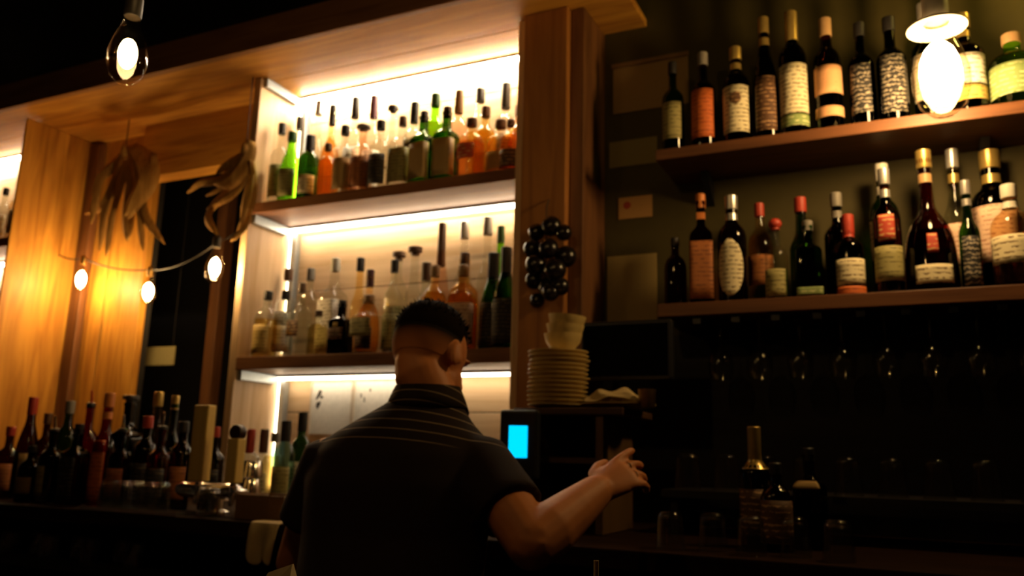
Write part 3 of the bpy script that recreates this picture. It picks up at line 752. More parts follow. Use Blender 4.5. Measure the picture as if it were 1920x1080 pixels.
# phone-like terminal with a blue screen
tmn = PY(975, 828, 2.06)
tr = tag(empty('payment_terminal', (tmn.x, 2.06, ZC)), 'black card terminal with glowing blue screen by bartender\'s right shoulder', 'terminal')
MB().lathe([(0.06,0.0005),(0.06,0.008),(0.05,0.014),(0.012,0.018),(0.012,0.18)], 24).build('stand', BLACKP, tr)
box('housing', (-0.055,-0.016,tmn.z-ZC-0.10), (0.055,0.016,tmn.z-ZC+0.085), BLACKP, tr, 0.008)
box('screen', (-0.0265,-0.0195,tmn.z-ZC-0.043), (0.0265,-0.0165,tmn.z-ZC+0.042), emit('blue_screen', (0.0, 0.55, 1.0), 1.5), tr, 0.003)
tr.rotation_euler = (0, 0, 0.12)

# small hutch carrying the plates
hz = 1.385
hx0, hx1 = PY(1000, 800, 2.25).x, PY(1160, 800, 2.25).x
hu = tag(empty('plate_stand', ((hx0+hx1)/2, 2.28, ZC)), 'brown wooden stand carrying stacked plates next to the column', 'stand')
HW = wood('stand_wood', (0.05,0.022,0.007), (0.09,0.042,0.014), 'X')
local(hu, (hx0-0.01, 2.13, hz-0.02), (hx1+0.05, 2.42, hz), 'top', HW, 0.003)
local(hu, (hx0+0.045, 2.40, ZC+0.001), (hx1-0.01, 2.415, hz-0.021), 'back_panel', HW)
for x in (hx0+0.03, hx1-0.03):
    local(hu, (x, 2.14, ZC+0.001), (x+0.022, 2.399, hz-0.021), 'side_panel', wood('stand_edge', (0.09,0.046,0.015), (0.13,0.068,0.022), 'Z'), 0.002)
local(hu, (hx0+0.053, 2.15, 1.235), (hx1-0.031, 2.398, 1.25), 'inner_shelf', HW)
# plates
CER = plain('cream_ceramic', (0.60, 0.45, 0.18), 0.4)
pm = MB().lathe([(0.050,0),(0.052,0.002),(0.060,0.003),(0.088,0.010),(0.0885,0.0125),(0.086,0.0125),(0.058,0.0058),(0.0005,0.005)], 36).mesh('plate', CER)
pxc = PY(1047, 745, 2.22).x
NP = 13
for i in range(NP):
    o = bpy.data.objects.new('dinner_plate', pm); COL.objects.link(o)
    o.location = (pxc+random.uniform(-.003,.003), 2.22+random.uniform(-.003,.003), hz+0.0005+i*0.0128)
    tag(o, 'cream plate, '+(ORD[i] if i else 'lowest')+(' from the bottom' if i else '')+' of the stack beside the column', 'plate', 'plates stacked beside the column')
zt = hz+0.0005+NP*0.0128+0.0005
bmsh = MB().lathe([(0.030,0),(0.032,0.003),(0.050,0.026),(0.0565,0.05),(0.0545,0.05),(0.048,0.027),(0.030,0.006),(0.0005,0.005)], 32).mesh('bowl', CER)
for i in range(3):
    o = bpy.data.objects.new('small_bowl', bmsh); COL.objects.link(o)
    o.location = (pxc+0.012+0.004*i, 2.22, zt+i*0.0275); o.rotation_euler = (0, 0.05*i, 0)
    tag(o, ['lowest','middle','topmost'][i]+' cream bowl nested on top of the plate stack', 'bowl', 'bowls on the plate stack')
# platter with crumpled cloth to the right of the plates
pl = MB().lathe([(0.06,0),(0.062,0.003),(0.105,0.012),(0.1055,0.0145),(0.103,0.0145),(0.06,0.006),(0.0005,0.005)], 36).build('serving_platter', CER)
plx = PY(1160, 765, 2.24).x
pl.location = (plx, 2.235, hz+0.0005)
tag(pl, 'cream platter holding a crumpled cloth right of the plates', 'platter')
rows = []
random.seed(3)
for i in range(12):
    row = []
    for j in range(12):
        u, v_ = i/11*2-1, j/11*2-1
        h = max(0, 1-(u*u+v_*v_)*0.7)
        row.append((plx+0.085*v_+0.012*math.sin(5*u), 2.235+0.075*u+0.01*math.sin(6*v_), hz+0.019+0.045*h*(0.7+0.5*math.sin(4*u+2.2*v_)*math.cos(5*v_))+0.004*random.random()))
    rows.append(row)
cloth('crumpled_cloth', rows, plain('beige_cloth', (0.50,0.38,0.19), 0.9, bump=0.3, bscale=300), 'crumpled beige cloth lying on the platter', 'cloth')
# brass bell-like lamp shade glint: small brass cup hung from the monitor
mon = tag(empty('monitor', (-0.66, 2.42, 1.47)), 'black wall-mounted monitor turned away in shadow above the platter', 'monitor')
m0, m1 = PY(1092, 606, 2.36), PY(1262, 712, 2.36)
local(mon, (m0.x, 2.345, m1.z), (m1.x, 2.385, m0.z), 'case', BLACKP, 0.008)
local(mon, (m0.x+0.01, 2.3435, m1.z+0.012), (m1.x-0.01, 2.3448, m0.z-0.012), 'screen', plain('off_screen', (0.002,0.002,0.002), 0.9, spec=0.05), 0)
local(mon, ((m0.x+m1.x)/2-0.03, 2.386, (m0.z+m1.z)/2-0.03), ((m0.x+m1.x)/2+0.03, YRW-0.001, (m0.z+m1.z)/2+0.03), 'wall_arm', BLACKP, 0.004)
bc = MB().lathe([(0.018,0),(0.021,0.004),(0.024,0.05),(0.0225,0.05),(0.019,0.006),(0.0005,0.005)], 24).build('brass_cup', BRASS)
bc.location = (PY(1200, 765, 2.17).x+0.02, 2.17, hz+0.0005)
tag(bc, 'small shining brass cup on the stand, right of the crumpled cloth', 'cup')

# papers on the dark wall
for x0, y0, x1, y1, c, t in ((1150,125,1291,215,'kraft','large brown paper notice pinned high on the dark wall'),
                             (1143,268,1232,316,'olive','low olive paper strip under the large brown notice'),
                             (1160,372,1223,412,'orange','small orange card with red mark pinned on the dark wall'),
                             (1139,482,1232,604,'kraft2','tall yellowish paper sheet above the black monitor')):
    a, b = PY(x0, y0, YRW-0.002), PY(x1, (y1+y0)/2, YRW-0.002)
    zlo = PY(x0, y1, YRW-0.002).z
    col = {'kraft': (0.30,0.19,0.07), 'olive': (0.24,0.19,0.06), 'orange': (0.46,0.25,0.08), 'kraft2': (0.34,0.25,0.09)}[c]
    n_ = tag(empty('paper_notice', ((a.x+b.x)/2, YRW-0.004, (a.z+zlo)/2)), t, 'notice')
    local(n_, (a.x, YRW-0.004, zlo), (b.x, YRW-0.001, a.z), 'sheet', label_mat('paper_'+c, col, tuple(k*0.75 for k in col), 'plain'))
    if c == 'kraft':
        local(n_, (a.x-0.004, YRW-0.012, a.z-0.012), (b.x+0.004, YRW-0.0045, a.z+0.004), 'rail', plain('notice_rail', (0.20,0.11,0.04), 0.6))
    if c == 'orange':
        MB().lathe([(0.014,0),(0.013,0.0012),(0.0005,0.0013)], 18).build('red_mark', plain('red_ink', (0.35,0.04,0.02), 0.7), n_)
        k = bpy.data.objects['red_mark']; k.rotation_euler = (PI/2,0,0); k.location = (-0.03, -0.0002, 0.01)

# ------------------------------------------------------------------ in the dark opening: post and card
po = tag(box('wooden_post', (0,0,0), (0.07,0.07,3.44), DARKW_Z, bevel=0.004), 'dim wooden post standing in the dark room beyond the opening', 'post')
po.location = (PY(383, 650, 3.3).x, 3.3, 0.002)
cp_, cq = PY(263, 652, 3.1), PY(326, 684, 3.1)
sg = tag(empty('hanging_card', ((cp_.x+cq.x)/2, 3.1, cq.z)), 'pale horizontal card hanging in the dark opening', 'card')
local(sg, (cp_.x, 3.095, cq.z), (cq.x, 3.10, cp_.z), 'card', label_mat('pale_card', (0.42,0.36,0.16), (0.2,0.16,0.06), 'plain'))
for x in (cp_.x+0.02, cq.x-0.02):
    MB().tube([(x-sg.location.x, -0.0025, cp_.z-cq.z), (x-sg.location.x, -0.0025, 3.45-cq.z)], 0.0012, 6).build('string', CORD, sg)

# ------------------------------------------------------------------ bulbs
def bulb_parts(e, c, s, mat, disc=None, fil=1.0, cordtop=None, tilt=None):
    """Edison bulb hanging down; c = centre of the glass relative to e"""
    cx, cy, cz = c
    pr = [(0.0005,-0.062),(0.014,-0.060),(0.027,-0.047),(0.034,-0.025),(0.034,-0.004),(0.028,0.022),(0.019,0.044),(0.0135,0.060),(0.0130,0.068)]
    MB().lathe([(r*s, z*s) for r, z in pr], 24, c=c).build('glass_bulb', BULBG, e)
    fl = MB().ball((cx,cy,cz-0.004*s), 0.0225*s*fil, 0.0225*s*fil, 0.040*s*fil, 14, 8).build('filament', mat, e)
    MB().lathe([(0.0140*s,0.0682*s),(0.0155*s,0.072*s),(0.0155*s,0.105*s),(0.007*s,0.115*s),(0.003*s,0.118*s)], 18, c=c).build('socket', (plain('black_socket', (0.02,0.017,0.014), 0.5) if s > 1.05 else BRASS) if not disc else plain('white_socket', (0.6,0.55,0.45), 0.4), e)
    if disc:
        MB().lathe([(0.0158*s,0.066*s),(disc,0.058*s),(disc,0.061*s),(0.0158*s,0.072*s)], 36, c=c, close=False).build('disc_shade', plain('white_enamel', (0.75,0.68,0.55), 0.4), e)
    if cordtop is not None:
        MB().tube([(cx,cy,cz+0.117*s),(cx,cy,cordtop)], 0.003, 8).build('cord', CORD, e)
for px, py, YP, pw, t, disc, fl, s in ((240, 97, 1.05, 0.45, 'glowing pendant bulb hanging high at left in front of the dark ceiling', None, 0.72, 1.12), (1763, 132, 2.25, 1.0, 'bright pendant bulb with white disc shade before the upper right shelf', 0.072, 1.10, 2.03)):
    p = PY(px, py, YP)
    e = tag(empty('pendant_lamp', p), t, 'lamp')
    bulb_parts(e, (0,0,0), s, emit('glowing_pendant_filament_%d' % (pw*10), (1.0, 0.66, 0.30), PENDANT_POWER*pw), disc, fl, 3.45-p.z-0.004)
# bulb at the top right, above the frame, lighting the olive wall
p = Vector((0.62, 2.45, 2.78))
e = tag(empty('pendant_lamp', p), 'bulb above the right end of the wall shelves, out of view', 'lamp')
bulb_parts(e, (0,0,0), 1.0, emit('glowing_wall_filament', (1.0, 0.74, 0.16), 170.0), None, 1.0, 3.45-p.z-0.001)

p = Vector((-0.80, 0.70, 2.40))  # unseen lamp, added to brighten the back of the bartender
e = tag(empty('pendant_lamp', p), 'unseen pendant bulb added over the bar front to brighten the bartender', 'lamp')
bulb_parts(e, (0,0,0), 1.12, emit('bar_fill_filament', (1.0, 0.62, 0.24), PENDANT_POWER*1.1), None, 1.0, 3.45-p.z-0.004)

# string of three bulbs across the niche
B1, B2, B3 = PY(152, 522, 2.635), PY(278, 545, 2.655), PY(403, 499, 2.43)
st = tag(empty('string_lights', (B2.x, 2.5, B2.z+0.3)), 'string of three glowing bulbs hung across the wooden niche', 'string lights')
O = st.location
hang = []
for B in (B1, B2, B3):
    bulb_parts(st, B-O, 1.0 if B is not B3 else 1.12, BULBM, None, 1.0 if B is not B3 else 0.85)
    hang.append(B-O+Vector((0,0,0.100)))
a0 = Vector((XLC+0.004, 2.66, B1.z+0.14))-O
a3 = Vector((XL-0.04, 2.50, B3.z+0.17))-O
pts = []
knots = [a0]+hang+[a3]
for i in range(4):
    for k in range(10):
        t = k/10
        q = knots[i].lerp(knots[i+1], t); q.z -= 0.05*4*t*(1-t)*(knots[i+1]-knots[i]).length; pts.append(q)
pts.append(a3)
MB().tube(pts, 0.0035, 8).build('cable', CORD, st)

# ------------------------------------------------------------------ dried corn husks
HUSK = wood('dry_husk', (0.26,0.12,0.022), (0.52,0.29,0.075), 'Z', 0.8, 2.0)
def husk_leaf(parent, pix, width, y0, y1, curl=0.015):
    """one dry leaf: a folded, tapering ribbon along the given line"""
    n = 12
    pts = []
    for i in range(n+1):
        t = i/n*(len(pix)-1); k = min(int(t), len(pix)-2); u = t-k
        a = pix[k]; b = pix[k+1]
        pts.append(PY(a[0]+(b[0]-a[0])*u, a[1]+(b[1]-a[1])*u, y0+(y1-y0)*i/n) - Vector(parent.location))
    # smooth
    for _ in range(2):
        pts = [pts[0]]+[(pts[i-1]+pts[i]*2+pts[i+1])/4 for i in range(1, n)]+[pts[-1]]
    v = []; f = []
    for i, p in enumerate(pts):
        t = i/n
        d = (pts[min(n, i+1)]-pts[max(0, i-1)]).normalized()
        s_ = d.cross(Vector((0,1,0)))
        if s_.length < 1e-4: s_ = Vector((1,0,0))
        s_.normalize()
        nrm = s_.cross(d)
        w_ = width*0.5*(math.sin(PI*min(1, 0.12+t*0.9))**0.7)*(1 if t < 0.97 else 0.4)
        for j in (-1, -0.5, 0, 0.5, 1):
            v.append(p + s_*w_*j + nrm*(abs(j)*w_*0.55 + curl*math.sin(t*7+j)))
    for i in range(n):
        for j in range(4): f.append((i*5+j, i*5+j+1, (i+1)*5+j+1, (i+1)*5+j))
    o = MB().add(v, f).build('husk_leaf', HUSK, parent)
    s = o.modifiers.new('thickness', 'SOLIDIFY'); s.thickness = 0.0014
    return o
for knot, leaves, t in (((236, 275), [([(238,275),(268,330),(232,405)],.17), ([(285,285),(270,350),(240,410)],.07), ([(232,280),(205,340),(188,388),(158,402)],.06), ([(225,300),(190,390),(186,470)],.07), ([(232,300),(205,400),(198,480)],.06),
                                      ([(245,300),(262,380),(270,410),(308,458)],.06), ([(246,300),(258,400),(268,470)],.05), ([(238,300),(232,390),(238,452)],.10), ([(228,290),(178,330),(170,420)],.08)], 'bunch of dried corn husks hanging left of the dark opening'),
                        ((462, 272), [([(466,262),(452,300),(430,338),(398,345)],.10), ([(455,285),(410,338),(372,340),(350,362)],.045), ([(458,290),(425,345),(385,368)],.035), ([(462,300),(440,360),(386,392)],.05), ([(464,300),(462,350),(452,420)],.06),
                                      ([(455,330),(392,385),(385,410),(408,442)],.05), ([(468,300),(470,380),(440,450)],.05), ([(452,290),(432,300),(405,325)],.05), ([(466,330),(462,420),(432,452)],.04)], 'bunch of dried corn husks hanging against the lit cabinet\'s left edge')):
    y = 2.60 if knot[0] < 300 else 2.475
    e = tag(empty('corn_husk_bunch', PY(*knot, y)), t, 'dried husks')
    MB().tube([(0,0,0), (0,0,Z_TOP-e.location.z-0.006)], 0.0025, 6).build('tie_string', CORD, e)
    MB().ball((0,0,-0.02), .022, .022, .035, 12, 8).build('knot', HUSK, e)
    for k, (px, wd) in enumerate(leaves):
        husk_leaf(e, px, wd, y-0.012+0.006*(k%3), y-0.05+0.012*(k%4), 0.006)

# ------------------------------------------------------------------ the bartender
FD = Vector((-0.16, 0.987, 0)).normalized()      # facing
RT = Vector((FD.y, -FD.x, 0))                    # his right
UPV = Vector((0, 0, 1))
def remeshed(mb, name, mat, voxel, smooth=6, parent=None):
    me = bpy.data.meshes.new(name+'_raw'); me.from_pydata(mb.v, [], mb.f)
    bm = bmesh.new(); bm.from_mesh(me); bmesh.ops.remove_doubles(bm, verts=bm.verts, dist=1e-6)
    bmesh.ops.recalc_face_normals(bm, faces=bm.faces); bm.to_mesh(me); bm.free()
    o = bpy.data.objects.new('raw', me); COL.objects.link(o)
    r = o.modifiers.new('r', 'REMESH'); r.mode = 'VOXEL'; r.voxel_size = voxel
    s = o.modifiers.new('s', 'SMOOTH'); s.factor = 0.5; s.iterations = smooth
    dg = bpy.context.evaluated_depsgraph_get()
    nm = bpy.data.meshes.new_from_object(o.evaluated_get(dg), depsgraph=dg)
    bpy.data.objects.remove(o)
    nm.name = name; nm.materials.clear(); nm.materials.append(mat); nm.shade_smooth()
    ob = bpy.data.objects.new(name, nm); COL.objects.link(ob)
    if parent: ob.parent = parent
    return ob
person = tag(empty('person', (0,0,0)), 'bartender in dark striped short-sleeved shirt, seen from behind, reaching right', 'person')
S = Vector((-0.955, 1.50, 1.262))
SHL = S - RT*0.168 + Vector((0,0,-.035)); SHR = S + RT*0.172 + Vector((0,0,-.035))
HC = PY(808, 668, 1.585)                         # head centre
NB = S + Vector((0.022, 0.040, 0.082))            # neck base
HIP = Vector((-0.905, 1.375, 0.86))
def ell(c, hw, hd, up=UPV, fd=FD):
    return (Vector(c), RT*hw, fd*hd)
skin = MB()
tors = [(HIP+Vector((0,0,-.08)), .150, .105), (HIP, .165, .115), (HIP+Vector((-.01,.03,.12)), .145, .100), (S+Vector((.015,-.035,-.17)), .160, .105), (S+Vector((0,-.01,-.06)), .170, .105), (S+Vector((0,.01,.01)), .150, .085), (NB+Vector((0,0,-.02)), .085, .07), (NB+Vector((0,0,.02)), .055, .058)]
skin.loft([ell(*t) for t in tors], 24)
# neck and head (bent forward, turned a little to his right)
nod = Matrix.Rotation(math.radians(-24), 3, RT) @ Matrix.Rotation(math.radians(-20), 3, 'Z')
HF = nod @ FD; HR = nod @ RT; HU = nod @ UPV
skin.tube([NB+Vector((0,0,-.04)), NB+Vector((0.005,.012,.03)), HC-HU*.05-HF*.025], [.066,.060,.058], 20)
def hp(r, f, u): return HC + HR*r + HF*f + HU*u
Rh = Matrix((HR, HF, HU)).transposed()
skin.ball(hp(0,-.008,.018), .076, .094, .092, 28, 18, Rh)              # cranium
skin.ball(hp(0,.030,-.048), .060, .062, .066, 24, 14, Rh)              # face and jaw
skin.ball(hp(0,.070,-.098), .026, .022, .020, 14, 8, Rh)               # chin
skin.tube([hp(0,.088,.012), hp(0,.108,-.028), hp(0,.100,-.036)], [.009,.014,.012], 10)   # nose
skin.ball(hp(0,.084,.022), .048, .012, .010, 14, 8, Rh)                # brow
skin.ball(hp(0,.090,-.062), .024, .010, .009, 14, 8, Rh)               # lips
for s in (-1, 1):
    skin.ball(hp(s*.079,-.005,-.012), .009, .019, .031, 14, 10, Rh)    # ears
    skin.ball(hp(s*.082,.004,-.020), .007, .010, .016, 10, 8, Rh)
# arms
EL = Vector(PY(553, 1055, 1.50)); WL = Vector((-1.17, 1.66, 1.14))
ER = Vector(PY(998, 1020, 1.43)); WR = Vector(PY(1118, 922, 1.60))
skin.tube([SHL, SHL.lerp(EL, .5), EL], [.056,.050,.041], 16)
skin.tube([EL, EL.lerp(WL,.3), WL], [.041,.041,.027], 16)
skin.tube([SHR, SHR.lerp(ER,.5), ER], [.056,.053,.048], 16)
skin.tube([ER, ER.lerp(WR,.25), ER.lerp(WR,.65), WR], [.048,.052,.043,.034], 16)
def hand(wr, along, nrm, side, curl):
    """palm, four fingers of unequal length and a thumb; side = direction of the thumb"""
    along = along.normalized(); nrm = (nrm-along*nrm.dot(along)).normalized()
    sd = along.cross(nrm) * side
    pc = wr + along*.045
    skin.loft([(wr-along*.01, sd*.026, nrm*.019), (wr+along*.02, sd*.034, nrm*.018), (wr+along*.055, sd*.041, nrm*.016), (wr+along*.085, sd*.041, nrm*.014), (wr+along*.094, sd*.036, nrm*.010)], 16)
    fr = []
    for i, (o, ln) in enumerate(((.0330,.072),(.0112,.080),(-.0112,.074),(-.0330,.058))):
        base = wr + along*(.086-.004*abs(i-1)) + sd*o
        spread = along + sd*(o*4.5)
        spread.normalize()
        p = [base-spread*.012]; q = base; a = 0
        for j, (fr_, c) in enumerate(((.45,curl[i]),(.31,curl[i]*1.2),(.24,curl[i]*.8))):
            a += c
            d = spread*math.cos(a) - nrm*math.sin(a)
            p.append(q); q = q + d*ln*fr_
        p.append(q)
        skin.tube(p, [.0098,.0102,.0096,.0090,.0080], 10)
        fr.append(p)
    tb = wr + along*.022 + sd*.030
    skin.tube([tb-sd*.012, tb+sd*.012+along*.012-nrm*.008, tb+sd*.026+along*.040-nrm*.016, tb+sd*.028+along*.066-nrm*.022], [.014,.0125,.0105,.0080], 10)
    return fr
tipR = Vector(PY(1203, 868, 1.70))
viewd = (CAM-WR).normalized()
frR = hand(WR, tipR-WR, viewd*0.75+Vector((0,0,.5)), -1, (.10,.26,.36,.42))
hand(WL, Vector((.05,.95,-.12)), Vector((0,0,1)), 1, (.35,.4,.45,.5))
# legs and feet
for s in (-1, 1):
    h_ = HIP + RT*.088*s + Vector((0,0,-.05)); kn = h_ + Vector((0,.03,-.37)); an = Vector((kn.x, kn.y-.03, .085))
    skin.tube([h_, h_.lerp(kn,.5), kn, kn.lerp(an,.35), an], [.082,.072,.055,.054,.038], 16)
    skin.tube([an+Vector((0,0,-.035)), an+FD*.08+Vector((0,0,-.050)), an+FD*.16+Vector((0,0,-.058))], [.034,.032,.022], 12)
SKIN = plain('skin', (0.54, 0.195, 0.060), 0.55, spec=0.3, bscale=25)
SKIN.node_tree.nodes['Principled BSDF'].inputs['Subsurface Weight'].default_value = 0.0
remeshed(skin, 'body', SKIN, 0.0050, 2, person)
# rings
for i, (f_, k) in enumerate(((1, .5), (2, .5))):
    p = frR[f_]; c = p[1].lerp(p[2], k); d = (p[2]-p[1]).normalized()
    r = MB(); a = d.orthogonal().normalized(); b = d.cross(a)
    pts = [c+(a*math.cos(t*PI/10)+b*math.sin(t*PI/10))*.0096 for t in range(21)]
    r.tube(pts, .0013, 8, False).build('finger_ring', CHROME, person)
# shirt
def stripes():
    m, N, L, b = new_mat('striped_shirt')
    b.inputs['Roughness'].default_value = 0.85
    b.inputs['Specular IOR Level'].default_value = 0.15
    t = N.new('ShaderNodeTexCoord'); mp = N.new('ShaderNodeMapping')
    mp.inputs['Rotation'].default_value = (math.radians(18), 0, 0)
    wv = N.new('ShaderNodeTexWave'); wv.bands_direction = 'Z'; wv.wave_profile = 'SAW'
    wv.inputs['Scale'].default_value = 13.5; wv.inputs['Distortion'].default_value = 0.25; wv.inputs['Detail'].default_value = 0
    r = N.new('ShaderNodeValToRGB')
    r.color_ramp.elements[0].position = 0.88; r.color_ramp.elements[0].color = (0.020, 0.011, 0.008, 1)
    r.color_ramp.elements[1].position = 0.90; r.color_ramp.elements[1].color = (0.22, 0.16, 0.10, 1)
    L.new(t.outputs['Object'], mp.inputs[0]); L.new(mp.outputs[0], wv.inputs['Vector'])
    L.new(wv.outputs['Fac'], r.inputs[0])
    # stripes stop below the lit yoke; shade on the back painted plain dark
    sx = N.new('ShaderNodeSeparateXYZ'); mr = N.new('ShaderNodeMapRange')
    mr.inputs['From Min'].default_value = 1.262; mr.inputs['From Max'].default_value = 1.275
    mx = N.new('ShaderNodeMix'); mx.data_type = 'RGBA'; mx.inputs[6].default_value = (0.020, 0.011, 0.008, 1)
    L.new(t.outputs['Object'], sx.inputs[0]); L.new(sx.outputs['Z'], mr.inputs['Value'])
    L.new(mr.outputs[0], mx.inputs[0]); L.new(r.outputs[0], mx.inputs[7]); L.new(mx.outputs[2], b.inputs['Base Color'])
    return m
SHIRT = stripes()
sh = MB()
ts = [(HIP+Vector((0,0,-.10)), .190, .135), (HIP+Vector((0,0,.0)), .190, .138), (HIP+Vector((-.01,.025,.12)), .186, .132), (S+Vector((.010,-.04,-.17)), .196, .132), (S+Vector((0,-.02,-.07)), .204, .126), (S+Vector((0,-.005,-.012)), .196, .112), (S+Vector((.003,.008,.028)), .166, .098), (S+Vector((.008,.022,.058)), .126, .088), (NB+Vector((-.004,-.002,.004)), .092, .080), (NB+Vector((0,0,.020)), .074, .073)]
sh.loft([ell(*t) for t in ts], 32)
sl = .62
sh.tube([SHL+RT*.03, SHL, SHL.lerp(EL,.35), SHL.lerp(EL,sl)], [.066,.068,.067,.069], 20, False)
sh.tube([SHR-RT*.03, SHR, SHR.lerp(ER,.35), SHR.lerp(ER,sl)], [.066,.068,.067,.069], 20, False)
sh.ball(SHL+Vector((0,0,-.01)), .066,.066,.062, 18, 12); sh.ball(SHR+Vector((0,0,-.01)), .066,.066,.062, 18, 12)
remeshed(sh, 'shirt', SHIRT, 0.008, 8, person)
# collar: a folded band round the neck
v = []; f = []
NC = 28
nk = NB+Vector((0.003,.006,.0))
for i, (rad, z) in enumerate(((.078,.000),(.0745,.022),(.0705,.044),(.069,.050),(.072,.049),(.082,.026),(.090,.004))):
    for k in range(NC):
        a = 2*PI*k/NC
        drop = 0.030*max(0, math.sin(a))          # lower in front
        v.append(nk + RT*(rad*math.cos(a)) + FD*(rad*1.02*math.sin(a)) + UPV*(z-drop))
for i in range(6):
    for k in range(NC): f.append((i*NC+k, i*NC+(k+1)%NC, (i+1)*NC+(k+1)%NC, (i+1)*NC+k))
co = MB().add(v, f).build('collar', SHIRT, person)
s_ = co.modifiers.new('thickness', 'SOLIDIFY'); s_.thickness = 0.002
# trousers and shoes
tr_ = MB()
tr_.loft([ell(HIP+Vector((0,0,-.09)), .172, .122), ell(HIP+Vector((0,0,.0)), .176, .126), ell(HIP+Vector((0,0,.07)), .166, .118)], 24)
for s in (-1, 1):
    h_ = HIP + RT*.088*s + Vector((0,0,-.05)); kn = h_ + Vector((0,.03,-.37)); an = Vector((kn.x, kn.y-.03, .085))
    tr_.tube([h_, h_.lerp(kn,.5), kn, an+Vector((0,0,.01))], [.093,.083,.069,.058], 16)
remeshed(tr_, 'trousers', plain('dark_denim', (0.012,0.012,0.016), 0.85), 0.009, 5, person)
for s in (-1, 1):
    h_ = HIP + RT*.088*s + Vector((0,0,-.05)); kn = h_ + Vector((0,.03,-.37)); an = Vector((kn.x, kn.y-.03, .085))
    q = MB()
    q.loft([(an-FD*.055+Vector((0,0,-.045)), RT*.028, UPV*.038), (an+Vector((0,0,-.038)), RT*.042, UPV*.045), (an+FD*.09+Vector((0,0,-.046)), RT*.047, UPV*.037), (an+FD*.17+Vector((0,0,-.056)), RT*.040, UPV*.026), (an+FD*.20+Vector((0,0,-.062)), RT*.018, UPV*.016)], 16)
    q.build('shoe', plain('black_leather', (0.012,0.010,0.010), 0.4), person)
# hair: cropped cap, longer and tousled on the crown
HAIR = plain('dark_hair', (0.008, 0.004, 0.002), 0.95, spec=0.05)
hb = MB(); v = []; f = []
rings, sg_ = 16, 36
rnd = random.Random(5)
for i in range(rings+1):
    th = math.radians(85)*i/rings
    for k in range(sg_):
        a = 2*PI*k/sg_
        lim = 1.0
        front = math.sin(a)                           # +1 = face side
        tt = th*(0.80 if front > 0.3 else 1.0)
        th_ = 0.013*(1-(i/rings)**4)+0.0012
        jit = rnd.uniform(-.0025,.0025)*(1-i/rings)
        p = Vector(((.076+th_+jit)*math.sin(tt)*math.cos(a), (.094+th_+jit)*math.sin(tt)*math.sin(a), (.092+th_*1.25+jit)*math.cos(tt)))
        v.append(hp(0,-.008,.018) + Rh @ p)
for i in range(rings):
    for k in range(sg_): f.append((i*sg_+k, i*sg_+(k+1)%sg_, (i+1)*sg_+(k+1)%sg_, (i+1)*sg_+k))
hb.add(v, f)
for i in range(420):                                  # short tousled locks
    th = math.acos(1-rnd.random()*0.60); a = rnd.random()*2*PI
    d = Vector((math.sin(th)*math.cos(a), math.sin(th)*math.sin(a), math.cos(th)))
    p = Vector((.084*d.x, .102*d.y, .102*d.z)); q = p + (d+Vector((rnd.uniform(-.6,.6), rnd.uniform(-.6,.6), rnd.uniform(0,.5)))).normalized()*rnd.uniform(.010,.022)*(1.15-th/2)
    p = hp(0,-.008,.018)+Rh @ p; q = hp(0,-.008,.018)+Rh @ q
    s_ = (q-p).orthogonal().normalized()*.003; t_ = (q-p).cross(s_).normalized()*.003
    hb.add([p+s_, p-s_*.5+t_, p-s_*.5-t_, q], [(0,1,3),(1,2,3),(2,0,3)])
hr = hb.build('hair', HAIR, person)

# ------------------------------------------------------------------ white prints on the back of the lower lit bay
PAP = plain('white_print', (0.80, 0.76, 0.68), 0.8)
for x0, y0, x1, y1, t, marks in ((588,716,656,815,'white print with a black slanted bird-like figure in the lower bay',True), (668,714,740,815,'white print with faint marks right of the figure print',False)):
    a, b = PY(x0, y0, YB-0.004), PY(x1, y1, YB-0.004)
    e = tag(empty('framed_print', ((a.x+b.x)/2, YB-0.003, b.z)), t, 'print')
    local(e, (a.x, YB-0.006, b.z), (b.x, YB-0.002, a.z), 'sheet', PAP)
    for u0, w0, u1, w1 in ((a.x-0.006, b.z, a.x, a.z), (b.x, b.z, b.x+0.006, a.z), (a.x-0.006, a.z, b.x+0.006, a.z+0.006)):
        local(e, (u0, YB-0.012, w0), (u1, YB-0.001, w1), 'frame', plain('pale_frame', (0.62,0.52,0.40), 0.6))
    def mark(pts):
        q = [PY(p[0], p[1], YB-0.0066) - e.location for p in pts]
        k = len(q)
        v = [(p.x, -0.0036, p.z) for p in q] + [(p.x, -0.0031, p.z) for p in q]
        f = [tuple(range(k)), tuple(reversed(range(k, 2*k)))] + [(i, (i+1)%k, (i+1)%k+k, i+k) for i in range(k)]
        MB().add(v, f).build('printed_mark', plain('print_ink', (0.05,0.04,0.03), 0.8), e, False)
    if marks:
        mark([(599,731),(604,733),(601,741),(594,750),(592,748)]); mark([(602,741),(607,744),(603,748),(600,746)])
        mark([(593,755),(601,752),(601,758),(595,768),(592,762)])
    else:
        mark([(676,738),(678,738),(678,746),(676,746)]); mark([(682,745),(684,745),(684,754),(682,754)]); mark([(693,729),(696,729),(695,734),(693,734)])

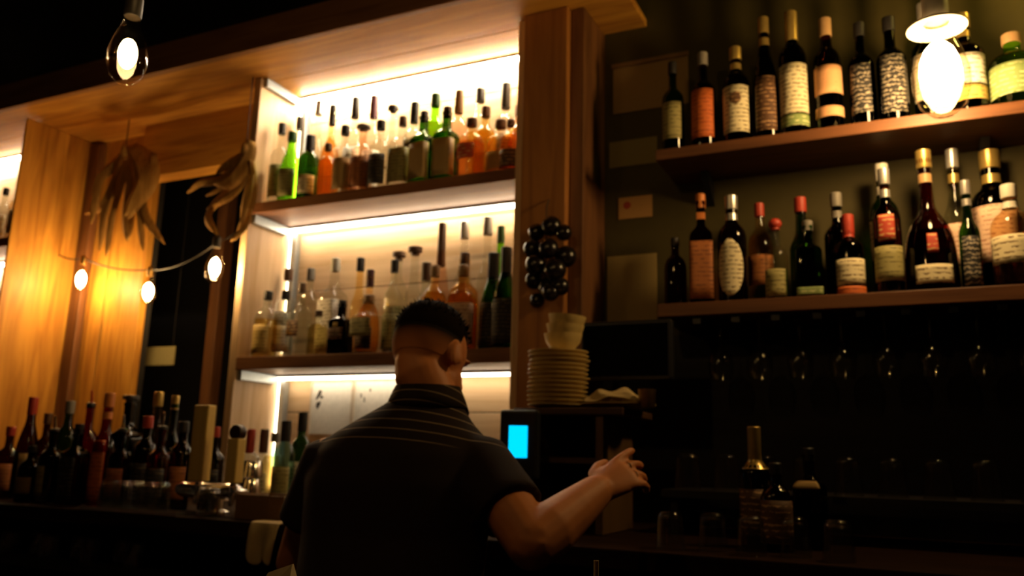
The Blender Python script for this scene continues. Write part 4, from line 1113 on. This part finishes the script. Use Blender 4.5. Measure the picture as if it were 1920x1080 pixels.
# clipper fade between hair and nape: thin shell whose own colour runs from hair to skin
m, N, L, b = new_mat('hair_fade')
b.inputs['Roughness'].default_value = 0.8; b.inputs['Specular IOR Level'].default_value = 0.1
t = N.new('ShaderNodeTexCoord'); dp = N.new('ShaderNodeVectorMath'); dp.operation = 'DOT_PRODUCT'
dp.inputs[1].default_value = HU
mr = N.new('ShaderNodeMapRange')
c0 = hp(0,-.008,.018).dot(HU)
mr.inputs['From Min'].default_value = c0-0.048; mr.inputs['From Max'].default_value = c0+0.004
rr = N.new('ShaderNodeValToRGB')
rr.color_ramp.elements[0].position = 0; rr.color_ramp.elements[0].color = (0.53, 0.19, 0.058, 1)
rr.color_ramp.elements[1].position = 1; rr.color_ramp.elements[1].color = (0.008, 0.004, 0.002, 1)
L.new(t.outputs['Object'], dp.inputs[0]); L.new(dp.outputs['Value'], mr.inputs['Value'])
L.new(mr.outputs[0], rr.inputs[0]); L.new(rr.outputs[0], b.inputs['Base Color'])
v = []; f = []
for i in range(11):
    th = math.radians(60+60*i/10)
    k_ = 0.0022*(1-i/10)+0.0003
    for k in range(37):
        a = math.radians(180-8 + (180+16)*k/36)        # round the back of the head, ear to ear
        p = Vector(((.076+k_)*math.sin(th)*math.cos(a), (.094+k_)*math.sin(th)*math.sin(a), (.092+k_)*math.cos(th)))
        v.append(hp(0,-.008,.018) + Rh @ p)
for i in range(10):
    for k in range(36): f.append((i*37+k, i*37+k+1, (i+1)*37+k+1, (i+1)*37+k))
MB().add(v, f).build('hair_fade', m, person)


# ------------------------------------------------------------------ the guests' side of the bar, just below the frame
fb = tag(empty('front_bar', (-1.5, 0.65, 0)), 'dark wooden bar top on the guests\' side, nearest the viewer', 'bar')
local(fb, (-4.9, 0.35, 0.975), (1.9, 0.95, 1.02), 'worktop', wood('bar_top_wood', (0.03, 0.013, 0.005), (0.07, 0.03, 0.012), 'X', 0.5), 0.006)
local(fb, (-4.9, 0.50, 0.002), (1.9, 0.88, 0.974), 'body', NIGHT)
A, B_, T = Vector((-0.805, 0.90, 1.0206)), Vector((-0.722, 0.90, 1.0206)), Vector((-0.736, 0.90, 1.104))
v = []
for p, dy in ((A, -.030), (B_, -.030), (T, -.0015), (T, .0015), (B_, .030), (A, .030)):
    v.append((p.x, p.y+dy, p.z))
w2 = [(x, y+(0.003 if i < 3 else -0.003), z-0.0002) for i, (x, y, z) in enumerate(v)]
W = PY(505, 1073, 0.90)
nk_ = MB().add(v+[(W.x, 0.898, W.z), (W.x, 0.902, W.z)], [(0,1,2,6),(5,7,3,4),(6,2,3,7),(0,6,7,5),(1,4,3,2)]).build('folded_napkin', plain('white_paper', (0.78,0.66,0.44), 0.9), None, False)
tag(nk_, 'white folded napkin standing on the bar, its tip peeking in at the bottom', 'napkin')

sx_ = PY(1118, 1048, 0.90)
glassware(tumbler_mesh(0.085, 0.034, False), 'tumbler', (sx_.x-0.004, 0.90, 1.0204), 'short tumbler with a straw on the guests\' bar, below the frame', 'glass', None)
sw = MB().lathe([(0.0028,0.0),(0.0028,sx_.z-1.032),(0.0022,sx_.z-1.032),(0.0022,0.0)], 14, close=False).build('drinking_straw', plain('straw_paper', (0.62,0.44,0.16), 0.6))
sw.location = (sx_.x, 0.90, 1.0302)
tag(sw, 'pale straw sticking up at the bottom edge below the bartender\'s hand', 'straw')
